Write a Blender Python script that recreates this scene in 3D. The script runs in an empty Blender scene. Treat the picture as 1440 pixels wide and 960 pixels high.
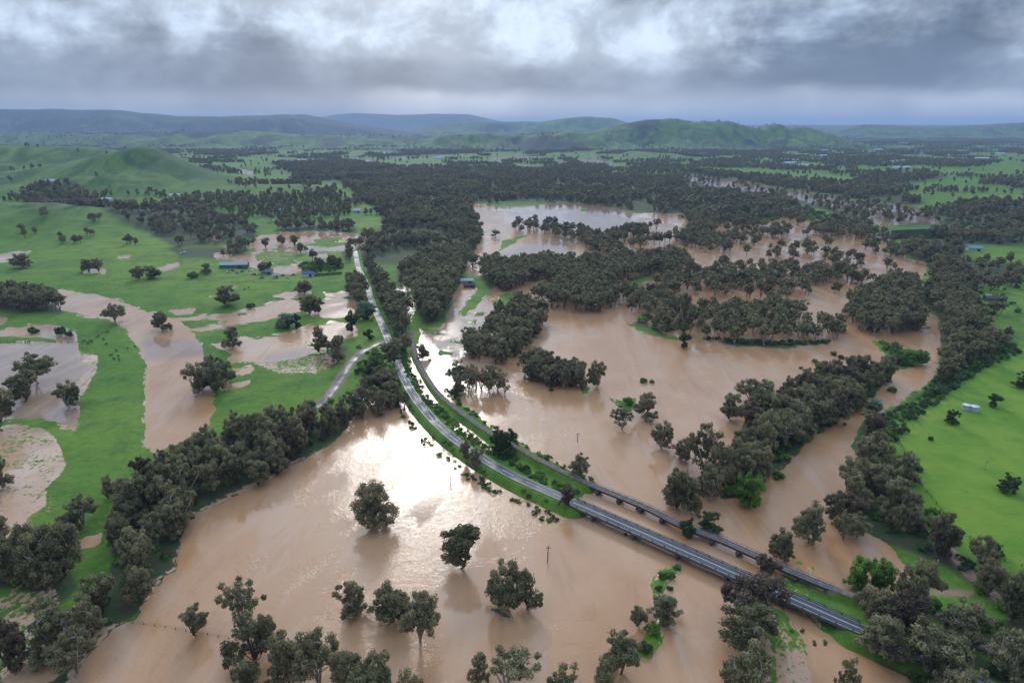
import bpy, math, random
import numpy as np
from mathutils import Vector

R = math.radians
F = 960.0; CX = 720.0; CY = 480.0; PITCH = R(17.46); HC = 120.0
SP, CP = math.sin(PITCH), math.cos(PITCH)
C = bpy.context.scene.collection
SUN_EL = 24.5; SUN_AZ = -8.5          # azimuth measured from +Y towards +X

# ------------------------------------------------------------------ camera
cam = bpy.data.cameras.new('camera'); camo = bpy.data.objects.new('camera', cam); C.objects.link(camo)
cam.sensor_width = 36; cam.lens = 36 * F / 1440; cam.clip_start = 1; cam.clip_end = 90000
camo.location = (0, 0, HC); camo.rotation_euler = (math.pi / 2 - PITCH, 0, 0)
bpy.context.scene.camera = camo

# ------------------------------------------------------------------ node helper
class NT:
    def __init__(s, tree): s.t = tree; s.n = tree.nodes; s.l = tree.links
    def node(s, typ, _p=None, **ins):
        nd = s.n.new(typ)
        for k, v in (_p or {}).items(): setattr(nd, k, v)
        for k, v in ins.items():
            key = int(k[1:]) if (k[0] == 'i' and k[1:].isdigit()) else k.replace('_', ' ')
            sock = nd.inputs[key]
            if isinstance(v, bpy.types.NodeSocket): s.l.new(v, sock)
            else: sock.default_value = v
        return nd
    def m(s, op, a, b=0.0, c=0.0, clamp=False):
        return s.node('ShaderNodeMath', dict(operation=op, use_clamp=clamp), i0=a, i1=b, i2=c).outputs[0]
    def vm(s, op, a, b=(0, 0, 0)):
        nd = s.node('ShaderNodeVectorMath', dict(operation=op), i0=a, i1=b)
        return nd.outputs['Value'] if op in ('DOT_PRODUCT', 'LENGTH') else nd.outputs[0]
    def mix(s, f, a, b, mode='MIX'):
        nd = s.node('ShaderNodeMix', dict(data_type='RGBA', blend_type=mode))
        for sock, v in ((nd.inputs[0], f), (nd.inputs[6], a), (nd.inputs[7], b)):
            if isinstance(v, bpy.types.NodeSocket): s.l.new(v, sock)
            else: sock.default_value = (*v, 1) if isinstance(v, tuple) and len(v) == 3 else v
        return nd.outputs[2]
    def noise(s, vec, scale, detail=3.0, rough=0.5, dist=0.0):
        return s.node('ShaderNodeTexNoise', None, Vector=vec, Scale=scale, Detail=detail, Roughness=rough, Distortion=dist).outputs[0]
    def ss(s, x, lo, hi, a=0.0, b=1.0):
        return s.node('ShaderNodeMapRange', dict(interpolation_type='SMOOTHSTEP'), i0=x, i1=lo, i2=hi, i3=a, i4=b).outputs[0]
    def scalev(s, vec, sc):
        return s.node('ShaderNodeMapping', None, Vector=vec, Scale=sc).outputs[0]

# ------------------------------------------------------------------ world: heavy broken cloud over a Nishita sky
w = bpy.data.worlds.new('World'); bpy.context.scene.world = w; w.use_nodes = True
g = NT(w.node_tree); g.n.clear()
sky = g.node('ShaderNodeTexSky', dict(sky_type='NISHITA', sun_disc=False, sun_elevation=R(SUN_EL), sun_rotation=R(SUN_AZ), altitude=300))
skyc = g.vm('MULTIPLY', sky.outputs[0], (0.10, 0.10, 0.10))
D = g.vm('NORMALIZE', g.node('ShaderNodeTexCoord').outputs['Generated'])
sx = g.node('ShaderNodeSeparateXYZ', None, i0=D)
z = g.m('MAXIMUM', sx.outputs[2], 0.0)
den = g.m('ADD', z, 0.055)
px = g.m('DIVIDE', sx.outputs[0], den); py = g.m('DIVIDE', sx.outputs[1], den)
P = g.node('ShaderNodeCombineXYZ', None, i0=px, i1=py, i2=0.0).outputs[0]
n1 = g.noise(g.node('ShaderNodeMapping', None, Vector=D, Location=(3.1, 1.7, 0.3), Scale=(1, 1, 3.2)).outputs[0], 1.7, 8, 0.55, 0.2)
n2 = g.noise(g.node('ShaderNodeMapping', None, Vector=P, Location=(8.3, 4.2, 0), Scale=(0.9, 1.1, 1)).outputs[0], 1.1, 9, 0.6, 0.2)
n3 = g.noise(g.node('ShaderNodeMapping', None, Vector=D, Location=(0.9, 0.2, 0.35), Scale=(1, 1, 1.7)).outputs[0], 4.2, 10, 0.60, 0.25)
s = g.m('ADD', g.m('MULTIPLY', n1, 0.34), g.m('ADD', g.m('MULTIPLY', n2, 0.10), g.m('MULTIPLY', n3, 0.56)))
# brightness swell in the direction of the veiled sun
sd = Vector((math.sin(R(SUN_AZ)) * math.cos(R(SUN_EL)), math.cos(R(SUN_AZ)) * math.cos(R(SUN_EL)), math.sin(R(SUN_EL))))
dt = g.vm('DOT_PRODUCT', D, tuple(sd))
glow = g.ss(dt, 0.80, 1.0)
sa = g.m('ADD', s, g.m('SUBTRACT', g.m('MULTIPLY', glow, 0.10), g.ss(dt, 0.70, 0.93, 0.035, 0.0)))
base = g.ss(sa, 0.440, 0.590)
cl = g.mix(base, (0.050, 0.075, 0.125), (0.345, 0.415, 0.515))
bil = g.noise(g.node('ShaderNodeMapping', None, Vector=D, Location=(2.4, 1.2, 0.6), Scale=(1, 1, 1.25)).outputs[0], 11.0, 10, 0.62, 0.2)
cl = g.mix(g.ss(bil, 0.38, 0.64), g.mix(0.52, (0.0, 0.0, 0.0), cl), cl)
# the even grey base line low over the horizon and the paler rain-washed gap beneath it
el = g.m('ADD', sx.outputs[2], g.m('MULTIPLY', g.m('SUBTRACT', n3, 0.5), 0.05))
low = g.ss(g.m('ADD', el, g.m('MULTIPLY', g.m('SUBTRACT', n1, .5), .10)), 0.070, 0.108, 1.0, 0.0)
cl = g.mix(g.m('MULTIPLY', low, 0.82), cl, g.mix(g.ss(n3, .35, .65), (0.042, 0.064, 0.105), (0.120, 0.152, 0.212)))
gapn = g.noise(g.node('ShaderNodeMapping', None, Vector=D, Location=(1.3, 0.2, 0.1), Scale=(1, 1, 0.3)).outputs[0], 5.0, 4, 0.5, 0.0)
gap = g.ss(g.m('ADD', el, g.m('MULTIPLY', g.m('SUBTRACT', bil, .5), .03)), 0.028, 0.050, 1.0, 0.0)
azr = g.m('MULTIPLY', g.ss(sx.outputs[0], -0.28, 0.02), g.ss(sx.outputs[0], 0.18, 0.52, 1.0, 0.35))
cl = g.mix(g.m('MULTIPLY', gap, g.m('ADD', 0.22, g.m('MULTIPLY', azr, 0.75))), cl, g.mix(g.ss(gapn, 0.35, 0.65), (0.19, 0.23, 0.295), (0.42, 0.465, 0.53)))
g2 = g.ss(dt, 0.952, 0.995)
cl = g.mix(g.m('MULTIPLY', g2, 0.22), cl, (1.1, 1.1, 1.1), 'ADD')
cloud = g.mix(0.96, skyc, cl)
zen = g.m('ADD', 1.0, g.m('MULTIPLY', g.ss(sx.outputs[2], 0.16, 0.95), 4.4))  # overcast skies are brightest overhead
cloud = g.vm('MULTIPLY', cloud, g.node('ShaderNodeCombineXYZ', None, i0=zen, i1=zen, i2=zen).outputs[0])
# below the horizon: haze-coloured ground bounce
cloud = g.mix(g.ss(sx.outputs[2], -0.05, -0.005, 1.0, 0.0), cloud, (0.08, 0.095, 0.09))
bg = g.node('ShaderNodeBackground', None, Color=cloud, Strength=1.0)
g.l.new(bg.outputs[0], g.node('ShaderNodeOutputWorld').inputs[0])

sl = bpy.data.lights.new('sun', 'SUN'); sl.energy = 0.5; sl.angle = R(10); sl.color = (1, 0.95, 0.87)
slo = bpy.data.objects.new('sun', sl); C.objects.link(slo); slo.rotation_euler = (-sd).to_track_quat('-Z', 'Y').to_euler()

vs = bpy.context.scene.view_settings
vs.view_transform = 'Standard'; vs.look = 'None'; vs.exposure = 1.15; vs.gamma = 1
cy = bpy.context.scene.cycles
cy.max_bounces = 5; cy.diffuse_bounces = 3; cy.glossy_bounces = 3; cy.transmission_bounces = 1; cy.volume_bounces = 0
cy.caustics_reflective = False; cy.caustics_refractive = False; cy.use_denoising = True

# ------------------------------------------------------------------ picture <-> ground plan
def at(u, v, z=0.0):
    a = (u - CX) / F; t = (CY - v) / F
    k = (z - HC) / (-SP + t * CP)
    return a * k, (CP + t * SP) * k
def topix(x, y, z=0.0):
    d = np.maximum(y * CP - (z - HC) * SP, 5.0)
    return CX + F * x / d, CY - F * (y * SP + (z - HC) * CP) / d
def at_dist(u, v, Y):
    t = (CY - v) / F; k = Y / (CP + t * SP)
    return (u - CX) / F * k, HC + (-SP + t * CP) * k
def height_px(y, v):                       # world height of a point at ground distance y that shows at row v
    t = (CY - v) / F
    return HC + y * (t * CP - SP) / (CP + t * SP)

# ------------------------------------------------------------------ numpy noise
def _h(ix, iy, seed):
    n = (ix.astype(np.int64) * 374761393 + iy.astype(np.int64) * 668265263 + seed * 1442695041) & 0xffffffff
    n = ((n ^ (n >> 13)) * 1274126177) & 0xffffffff
    return ((n ^ (n >> 16)) & 0xffff) / 65535.0
def vnoise(x, y, seed=0):
    ix = np.floor(x); iy = np.floor(y); fx = x - ix; fy = y - iy
    fx = fx * fx * (3 - 2 * fx); fy = fy * fy * (3 - 2 * fy)
    a = _h(ix, iy, seed); b = _h(ix + 1, iy, seed); c = _h(ix, iy + 1, seed); d = _h(ix + 1, iy + 1, seed)
    return (a * (1 - fx) + b * fx) * (1 - fy) + (c * (1 - fx) + d * fx) * fy
def fbm(x, y, o=4, seed=0):
    r = 0; a = 0.5; t = 0
    for i in range(o):
        r = r + a * vnoise(x, y, seed + i * 17); t += a; a *= 0.5; x = x * 2.03 + 11.3; y = y * 2.03 + 5.7
    return r / t

def sdf(poly, u, v, far=40.0):             # positive inside, picture units
    P = np.array(poly, float); res = np.full(u.shape, -far)
    lo = P.min(0) - far; hi = P.max(0) + far
    m = (u > lo[0]) & (u < hi[0]) & (v > lo[1]) & (v < hi[1])
    if not m.any(): return res
    x = u[m]; y = v[m]; d = np.full(x.shape, 1e9); ins = np.zeros(x.shape, bool)
    for i in range(len(P)):
        x0, y0 = P[i]; x1, y1 = P[(i + 1) % len(P)]
        ex, ey = x1 - x0, y1 - y0; L = ex * ex + ey * ey + 1e-9
        t = np.clip(((x - x0) * ex + (y - y0) * ey) / L, 0, 1)
        d = np.minimum(d, (x - x0 - t * ex) ** 2 + (y - y0 - t * ey) ** 2)
        c = ((y0 > y) != (y1 > y)) & (x < (x1 - x0) * (y - y0) / (y1 - y0 + 1e-12) + x0)
        ins ^= c
    d = np.sqrt(d); res[m] = np.clip(np.where(ins, d, -d), -far, far)
    return res

# ------------------------------------------------------------------ the flood's plan (outlines traced, laid on the ground plane)
WATER = [
 # big lake on the near side of the road, going on under the bridges
 [(95,975),(133,917),(165,880),(187,870),(217,827),(247,797),(258,750),(267,727),(317,703),(367,680),(417,653),(470,620),(496,590),(503,545),(530,535),(557,527),(572,553),(592,587),(613,610),(647,630),(667,650),(713,677),(737,690),(780,712),(800,722),(830,690),(827,673),(990,740),(1100,790),(1100,1000),(1100,1100),(60,1100)],
 # middle lake, drowned river flats and the main river
 [(560,522),(578,500),(590,478),(592,462),(618,463),(627,455),(637,420),(650,392),(660,365),(672,345),(680,325),(662,300),(655,284),(680,286),(706,292),(745,290),(782,285),(845,288),(895,300),(960,300),(1040,310),(1120,300),(1160,305),(1200,318),(1250,335),(1260,345),(1275,365),(1300,368),(1304,378),(1288,407),(1294,430),(1318,447),(1322,483),(1314,527),(1297,545),(1270,561),(1240,574),(1213,588),(1198,627),(1208,667),(1192,720),(1220,745),(1250,767),(1283,803),(1297,833),(1262,838),(1225,828),(1207,824),(1190,835),(1165,828),(1160,822),(1110,806),(1060,800),(1043,845),(1030,880),(1010,940),(1000,1000),(790,1000),(810,690),(827,673),(800,660),(733,628),(693,603),(667,580),(647,568),(627,565),(613,567),(593,577)],
 [(960,247),(1023,253),(1060,257),(1103,267),(1135,272),(1173,279),(1217,286),(1280,289),(1325,305),(1318,316),(1293,313),(1250,318),(1223,317),(1210,305),(1177,295),(1103,276),(1040,267),(960,257)],
 [(564,512),(580,496),(592,512),(610,545),(630,566),(606,572),(588,557),(572,536)],
 # left oxbow
 [(83,408),(133,413),(167,423),(207,438),(240,448),(267,463),(283,483),(287,500),(300,553),(299,597),(263,620),(217,634),(202,623),(203,567),(207,513),(193,490),(177,463),(150,448),(110,442),(87,437),(70,425)],
 [(243,448),(287,443),(323,440),(345,433),(367,430),(400,422),(430,423),(500,420),(500,441),(470,447),(443,447),(427,437),(367,452),(333,455),(283,467),(262,465)],
 [(295,483),(333,477),(400,470),(433,460),(480,452),(503,451),(503,472),(477,478),(467,490),(417,503),(367,510),(320,508),(327,497),(310,490)],
 [(327,518),(353,517),(352,524),(328,527)],[(310,540),(350,536),(345,545),(310,550)],
 [(0,482),(60,481),(110,483),(115,510),(137,513),(117,530),(110,560),(115,587),(103,600),(67,592),(20,590),(-40,600),(-200,560),(-200,482)],
 [(-60,464),(0,463),(40,457),(77,457),(107,465),(108,482),(80,480),(50,472),(0,474),(-60,476)],
 [(-30,447),(10,447),(5,456),(-30,460)],
 [(367,330),(410,326),(480,326),(505,330),(500,340),(480,339),(427,343),(380,350),(350,350),(352,340)],
 [(300,357),(345,360),(380,352),(447,347),(500,346),(500,353),(450,354),(400,358),(372,362),(367,377),(420,372),(440,377),(410,384),(380,383),(345,374),(330,366),(300,362)],
 [(430,358),(460,357),(462,362),(440,366)],[(405,420),(440,415),(438,410),(400,412),(385,416)],[(455,413),(495,412),(495,417),(460,418)],
 [(220,378),(250,370),(252,374),(232,381)],[(320,405),(336,402),(325,409),(295,418),(300,413)],[(240,437),(275,434),(270,441),(246,442)],
 [(-30,362),(0,358),(43,353),(33,360),(0,369),(-30,374)],
 [(120,378),(150,380),(148,386),(118,383)],[(165,361),(185,358),(180,363),(166,364)],
 [(83,763),(147,745),(146,764),(102,782)],[(10,950),(60,905),(85,870),(110,850),(140,880),(90,930),(50,960),(30,985)],
 [(313,237),(335,236),(357,241),(357,248),(330,243)],[(300,331),(312,330),(310,340),(300,338)],
 [(1093,850),(1130,862),(1150,880),(1190,908),(1240,932),(1290,955),(1300,990),(1160,1000),(1090,900)],
 [(1330,262),(1350,262),(1348,265),(1330,264)],[(1357,299),(1375,299),(1372,303),(1355,302)],
 [(690,223),(725,219),(760,218),(757,221),(720,223),(700,231),(691,228)],[(805,225),(835,221),(852,225),(868,235),(850,233),(820,231)],
 [(720,232),(765,234),(763,239),(728,238)],[(520,249),(555,251),(546,259),(524,256)],[(900,253),(935,262),(928,268),(898,262)],
 [(780,226),(800,229),(795,233),(778,230)],[(735,267),(744,267),(742,273),(734,271)],[(590,218),(640,220),(640,222),(592,221)],[(540,221),(585,220),(585,223),(545,224)],
 [(400,224),(470,226),(470,230),(405,229)],[(480,223),(530,225),(528,228),(482,227)],[(595,239),(620,238),(620,241),(597,242)],[(790,252),(812,252),(808,256),(788,255)],
 [(1110,300),(1120,303),(1118,320),(1110,322)],
]
LAND = [
 [(247,450),(285,449),(323,451),(290,460),(268,463)],[(333,440),(350,439),(352,443),(335,446)],
 [(430,482),(452,484),(450,491),(430,488)],[(368,352),(398,354),(430,352),(395,360),(362,366),(358,360)],[(440,337),(480,334),(478,343),(448,345)],
 [(650,385),(687,388),(694,405),(682,417),(668,433),(653,447),(643,443),(657,423),(670,407),(660,397),(645,396)],
 [(690,423),(713,411),(742,412),(714,427),(697,435)],[(853,403),(897,387),(940,384),(908,398),(873,402)],
 [(706,338),(747,327),(722,343),(703,352)],[(818,293),(825,292),(827,297),(816,298)],
 [(668,438),(680,438),(680,444),(667,445)],[(655,450),(672,449),(668,457),(657,455)],
 [(633,476),(653,482),(648,484),(634,480)],[(618,492),(635,496),(630,501),(618,498)],[(578,453),(590,457),(624,470),(607,469),(584,463)],
 [(985,477),(1030,484),(1095,489),(1167,484),(1160,479),(1095,482),(1040,479)],
 [(1077,570),(1110,547),(1200,520),(1250,520),(1243,543),(1200,580),(1167,593),(1133,620),(1107,653),(1073,673),(1060,700),(1010,702),(1027,663),(1053,613)],
 [(1227,479),(1262,486),(1288,498),(1286,512),(1262,520),(1250,510),(1238,493)],[(1165,460),(1190,458),(1188,464),(1166,466)],
 [(857,560),(893,561),(897,574),(880,577),(866,569)],[(814,539),(828,546),(822,553)],
 [(593,577),(613,567),(627,565),(647,568),(667,580),(693,603),(733,628),(800,660),(827,673),(831,690),(815,700),(795,712),(780,712),(737,690),(713,677),(667,650),(647,630),(613,610)],
 [(1110,808),(1140,805),(1170,828),(1210,845),(1240,860),(1215,885),(1190,905),(1150,878),(1170,862),(1150,848),(1160,835),(1130,838)],
 [(1120,785),(1145,797),(1143,803),(1115,792)],
 [(925,800),(958,793),(955,808),(938,822),(930,850),(945,870),(930,900),(912,922),(898,915),(905,895),(920,870),(916,820)],
 [(697,850),(713,860),(711,866),(697,858)],
 [(1060,850),(1100,855),(1130,900),(1150,1000),(1075,1000),(1082,900)],
 [(500,505),(535,515),(560,510),(557,527),(530,535),(505,543),(490,520)],
 [(880,455),(905,450),(935,470),(960,475),(955,480),(905,468)],
]
DITCH = [  # wet ditch between road and railway
 [(632,588),(650,597),(668,610),(690,628),(704,640),(692,636),(662,616),(640,602)],[(713,642),(735,652),(752,664),(745,664),(722,652)],[(775,675),(788,682),(782,684),(772,680)]]
MOTTLE = [  # (outline, strength, softness)
 ([(-60,600),(20,596),(60,600),(83,620),(97,655),(88,672),(70,690),(68,715),(40,735),(28,775),(-60,780)],0.57,8),
 ([(0,840),(40,810),(75,800),(90,850),(70,900),(30,930),(-60,960),(-60,840)],0.52,14),
 ([(370,508),(417,500),(470,495),(485,512),(445,530),(390,530),(368,520)],0.5,8),
 ([(90,482),(140,500),(140,520),(118,560),(105,560),(60,500)],0.55,8),
 ([(60,663),(130,700),(140,740),(60,750)],0.35,10),
 ([(1085,870),(1140,880),(1240,945),(1300,1000),(1090,1000)],0.53,10),
 ([(300,335),(380,345),(480,350),(480,380),(360,395),(320,370)],0.4,6),
 ([(1060,800),(1110,806),(1160,850),(1100,850),(1060,830)],0.45,5),
 ([(640,385),(700,390),(760,410),(690,445),(640,450)],0.25,5),
 ([(545,405),(575,400),(590,430),(580,460),(555,440)],0.5,6),
 ([(930,395),(1280,380),(1300,480),(940,480)],0.4,12),
 ([(610,570),(640,575),(700,625),(800,675),(790,690),(700,650),(640,610)],0.3,3),
]
DARKFLOOR = []                                 # filled from the stands of trees below
MUD = [[(500,335),(520,335),(520,345),(500,350)],[(1140,830),(1215,830),(1220,845),(1170,842)],[(1300,830),(1370,835),(1360,845),(1310,840)],[(-60,690),(30,700),(60,780),(-60,780)]]
CLEAR = [[(0,482),(60,481),(115,483),(118,510),(140,513),(117,530),(110,560),(118,590),(103,603),(0,595),(-200,560),(-200,482)],[(55,457),(110,460),(110,484),(80,482),(50,470)],[(200,478),(290,478),(290,500),(205,505)],
         [(367,500),(420,490),(465,482),(465,492),(417,505),(367,512)],[(430,340),(480,338),(480,370),(430,370)],[(660,365),(820,325),(790,370),(700,375)],[(960,245),(1180,276),(1330,290),(1330,320),(1180,315),(960,262)],[(700,285),(850,285),(900,310),(840,335),(760,320),(700,300)],[(600,440),(690,400),(700,470),(640,520),(600,510)],[(855,398),(925,398),(925,425),(860,430)],[(675,215),(880,215),(880,260),(675,260)],[(400,215),(680,215),(680,262),(400,262)]]

# ------------------------------------------------------------------ paths of road and railway
def spline(pts, step=4.0):
    P = [Vector(p) for p in pts]; out = []
    P = [P[0] * 2 - P[1]] + P + [P[-1] * 2 - P[-2]]
    for i in range(1, len(P) - 2):
        a, b, c, d = P[i - 1], P[i], P[i + 1], P[i + 2]
        n = max(1, int((c - b).length / step))
        for k in range(n):
            t = k / n
            out.append(0.5 * ((2 * b) + (c - a) * t + (2 * a - 5 * b + 4 * c - d) * t * t + (3 * b - a - 3 * c + d) * t ** 3))
    out.append(P[-2]); return out
def pix3(L): return [(*at(u, v, zz), zz) for u, v, zz in L]
ROAD_N = spline(pix3([(499,352,1.0),(501,362,1.0),(504,376,1.0),(511,390,1.0),(518,405,1.0),(521,418,1.0),(527,434,1.0),(537,456,1.1),(546,477,1.2),(555,499,1.4),(563,520,1.6),(573,541,1.8),(586,562,2.0),(603,583,2.1),(626,606,2.2),(656,629,2.3),(692,652,2.4),(731,673,2.5),(770,690,2.6),(806,706,2.6)]))
BR = spline(pix3([(806,706,2.6),(850,725,2.6),(900,747,2.6),(950,769,2.6),(1000,791,2.6),(1050,813,2.6),(1100,835,2.6),(1150,857,2.6),(1207,882,2.6)]))
ROAD_S = spline(pix3([(1207,882,2.6),(1262,907,2.6),(1320,932,2.5),(1400,968,2.5),(1500,1012,2.5),(1640,1075,2.5)]))
SIDE = spline(pix3([(405,600,0.9),(430,580,0.9),(448,569,0.9),(463,555,0.9),(477,535,0.9),(491,513,0.9),(505,498,0.9),(520,488,1.0),(536,481,1.1),(546,478,1.2)]))
RAIL_N = spline(pix3([(579,466,1.0),(580,480,1.1),(584,500,1.3),(594,520,1.5),(612,547,1.8),(630,565,2.0),(653,583,2.2),(686,606,2.4),(723,626,2.5),(757,645,2.6),(793,663,2.6),(827,679,2.6)]))
RAILB = spline(pix3([(827,679,2.6),(870,696,2.6),(915,715,2.6),(960,738,2.6),(1010,756,2.6),(1060,778,2.6),(1110,801,2.6),(1172,826,2.6)]))
RAIL_S = spline(pix3([(1172,826,2.6),(1230,848,2.4),(1290,872,2.0),(1360,900,1.8),(1440,932,1.6),(1560,985,1.6)]))
TRACK = spline([(*at(u, v), 0.8) for u, v in [(1320,765),(1345,790),(1365,815),(1395,840),(1425,865),(1480,905)]])
SEG = [(ROAD_N, 2.8), (ROAD_S, 3.0), (SIDE, 2.4), (RAIL_N, 1.2), (RAIL_S, 1.2)]

# ------------------------------------------------------------------ hills
def hill_list():
    H = []
    def add(Y, wf, wb, crest, cls, rough=0.18):
        xs, zs = zip(*[at_dist(u, v, Y) for u, v in crest])
        H.append((Y, wf, wb, np.array(xs), np.maximum(np.array(zs), 0), cls, rough))
    add(1750, 560, 700, [(-330,225),(-200,212),(-100,204),(0,203),(45,210),(90,207),(135,213),(170,222),(230,236),(290,246),(340,262)], 'green', 0.3)
    add(1420, 430, 360, [(-160,256),(-40,246),(40,238),(95,230),(128,220),(155,213),(176,208),(197,207),(215,210),(238,221),(262,233),(290,245),(330,256),(365,270),(390,285)], 'green', 0.35)
    add(1230, 330, 300, [(225,295),(270,272),(310,265),(370,264),(440,265),(480,271),(508,281),(528,297),(540,310)], 'green', 0.08)
    add(880, 160, 200, [(-300,290),(-60,285),(60,288),(120,296),(190,305),(230,330)], 'green', 0.1)
    add(4300, 700, 1500, [(700,206),(800,198),(845,182),(880,173),(915,167),(950,166),(975,171),(1005,170),(1020,170),(1040,178),(1062,181),(1078,176),(1090,175),(1108,181),(1128,178),(1150,184),(1180,192),(1220,204)], 'far', 0.6)
    add(4000, 500, 1500, [(540,212),(580,200),(630,190),(680,188),(740,191),(800,186),(850,188),(900,207)], 'far', 0.5)
    add(3800, 350, 400, [(720,212),(745,196),(770,190),(800,196),(830,203),(850,210)], 'wood', 0.15)
    add(8500, 1500, 3000, [(560,190),(610,176),(640,171),(700,171),(760,171),(800,166),(830,164),(860,166),(885,173),(920,180)], 'far', 0.5)
    add(8000, 2600, 3000, [(-900,160),(-300,150),(-100,150),(0,153),(60,152),(120,153),(150,154),(190,158),(260,164),(340,163),(370,162),(400,160),(430,161),(470,169),(520,178),(570,186)], 'wood', 0.5)
    add(4600, 1100, 1200, [(-600,190),(-100,190),(60,186),(150,190),(260,184),(330,183),(420,190),(560,192),(640,203)], 'far', 0.6)
    add(15000, 2500, 4000, [(400,172),(470,161),(500,159),(560,162),(610,160),(660,161),(700,170),(740,176)], 'wood', 0.2)
    add(7500, 1500, 2000, [(1120,190),(1180,183),(1205,178),(1222,175),(1260,178),(1320,179),(1380,176),(1420,174),(1460,171),(1600,168),(2200,175)], 'far', 0.5)
    add(1900, 650, 600, [(1130,300),(1180,282),(1240,264),(1300,254),(1360,247),(1440,238),(1560,228),(1900,215)], 'green', 0.15)
    add(2700, 400, 400, [(870,222),(890,214),(920,216),(950,219),(1000,226),(1040,231),(1100,236)], 'green', 0.05)
    return H
HILLS = hill_list()
def hills(x, y):
    z = np.zeros_like(x); wood = np.zeros_like(x)
    for Y, wf, wb, cx, cz, cls, rough in HILLS:
        yy = y + (fbm(x / (wf * 0.6), y / (wf * 0.6), 3, 5) - 0.5) * wf * 0.5
        h = np.interp(x, cx, cz, left=0 if cls != 'wood' else cz[0], right=0)
        if cx[0] > -1e9 and cls in ('green', 'far') and cz[0] > 8: h = np.where(x < cx[0], cz[0], h)
        if cz[-1] > 8: h = np.where(x > cx[-1], cz[-1], h)
        t = np.clip((yy - Y) / np.where(yy < Y, wf, wb), -1, 1)
        s = np.cos(t * np.pi / 2) ** 2
        gl = np.abs(fbm(x / (wf * 0.22) + fbm(x / wf, y / wf, 2, 61) * 2, y / (wf * 0.5), 5, 31) - 0.5) * 3.2
        hh = h * s * (1 - rough * 1.7 * (1 - s ** 3) * (1 - gl)) * (1 - rough * .10 * (1 - np.minimum(gl, 1)))
        wood = np.where(hh > z + .5, 1.0 if cls == 'wood' else (0.5 if cls == 'far' else 0.0), wood)
        z = np.maximum(z, hh)
    return z, wood
def segdist(path, x, y, lim=30.0):
    P = np.array([(p[0], p[1], p[2]) for p in path]); d = np.full(x.shape, 1e9); zr = np.zeros(x.shape)
    lo = P.min(0) - lim; hi = P.max(0) + lim
    m = (x > lo[0]) & (x < hi[0]) & (y > lo[1]) & (y < hi[1])
    if not m.any(): return d, zr
    X = x[m]; Y = y[m]; dd = np.full(X.shape, 1e9); zz = np.zeros(X.shape)
    for i in range(len(P) - 1):
        ax, ay, az = P[i]; bx, by, bz = P[i + 1]; ex, ey = bx - ax, by - ay
        t = np.clip(((X - ax) * ex + (Y - ay) * ey) / (ex * ex + ey * ey + 1e-9), 0, 1)
        q = (X - ax - t * ex) ** 2 + (Y - ay - t * ey) ** 2
        c = q < dd; dd = np.where(c, q, dd); zz = np.where(c, az + (bz - az) * t, zz)
    d[m] = np.sqrt(dd); zr[m] = zz
    return d, zr
def terrain(x, y, full=False):
    u, v = topix(x, y)
    mpp = np.maximum(y * CP + HC * SP, 30) / F
    hz, wd = hills(x, y)
    s = np.full(x.shape, -40.0)
    for p in WATER: s = np.maximum(s, sdf(p, u, v))
    l = np.full(x.shape, -40.0)
    for p in LAND: l = np.maximum(l, sdf(p, u, v))
    s = np.minimum(s, -l)
    dl = np.full(x.shape, -40.0)
    for p in DITCH: dl = np.maximum(dl, sdf(p, u, v))
    s = np.maximum(s, dl)
    wig = ((fbm(x / 16, y / 16, 3, 3) - 0.5) * 3.2 + (fbm(x / 4, y / 3, 3, 23) - 0.5) * 1.8) / np.maximum(mpp, .12)
    sm = (s + np.clip(wig, -4.5, 4.5)) * mpp
    far = np.clip((y - 1400) / 600, 0, 1)
    h = np.clip(-sm * 0.16, -1.4, 0.9) + (fbm(x / 5, y / 5, 3, 9) - 0.5) * 0.12
    und = np.clip(-sm / 30, 0, 1) * ((fbm(x / 60, y / 60, 3, 77) - 0.3) * 2.0 + far * 3)
    h = h + np.maximum(und, 0)
    for path, hw in SEG:
        d, zr = segdist(path, x, y)
        e = zr - 0.22 - np.maximum(d - hw, 0) * (1.6 if hw < 2 else 0.8) + (fbm(x / 3, y / 3, 2, 12) - 0.5) * 0.25 * (d > hw)
        h = np.where(d < hw, zr - 0.22, np.where(d < 30, np.maximum(h, e), h))
    z = np.where(sm < 0, h + hz, np.minimum(h, h + hz * 0.0))
    if full: return z, u, v, sm, wd, hz
    return z
def gz(x, y):
    return float(terrain(np.array([float(x)]), np.array([float(y)]))[0])

# ------------------------------------------------------------------ mesh helpers
def mesh_np(name, V, Fq, mats=(), smooth=False):
    V = np.asarray(V, np.float32); Fq = np.asarray(Fq, np.int32)
    me = bpy.data.meshes.new(name); me.vertices.add(len(V)); me.vertices.foreach_set('co', V.ravel())
    k = Fq.shape[1]; me.loops.add(Fq.size); me.loops.foreach_set('vertex_index', Fq.ravel())
    me.polygons.add(len(Fq)); me.polygons.foreach_set('loop_start', np.arange(0, Fq.size, k, dtype=np.int32))
    me.polygons.foreach_set('loop_total', np.full(len(Fq), k, np.int32))
    if smooth: me.polygons.foreach_set('use_smooth', np.ones(len(Fq), bool))
    for m in mats: me.materials.append(m)
    me.update(calc_edges=True); return me
def link(name, me, parent=None, loc=None, kind=None, label=None, cat=None, group=None):
    o = bpy.data.objects.new(name, me); C.objects.link(o)
    if parent: o.parent = parent
    if loc is not None: o.location = loc
    for k, v in (('kind', kind), ('label', label), ('category', cat), ('group', group)):
        if v: o[k] = v
    return o
def thing(name, label, cat, loc=(0, 0, 0), rz=0, group=None):
    o = link(name, None, None, loc, None, label, cat, group); o.rotation_euler = (0, 0, rz); return o
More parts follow.
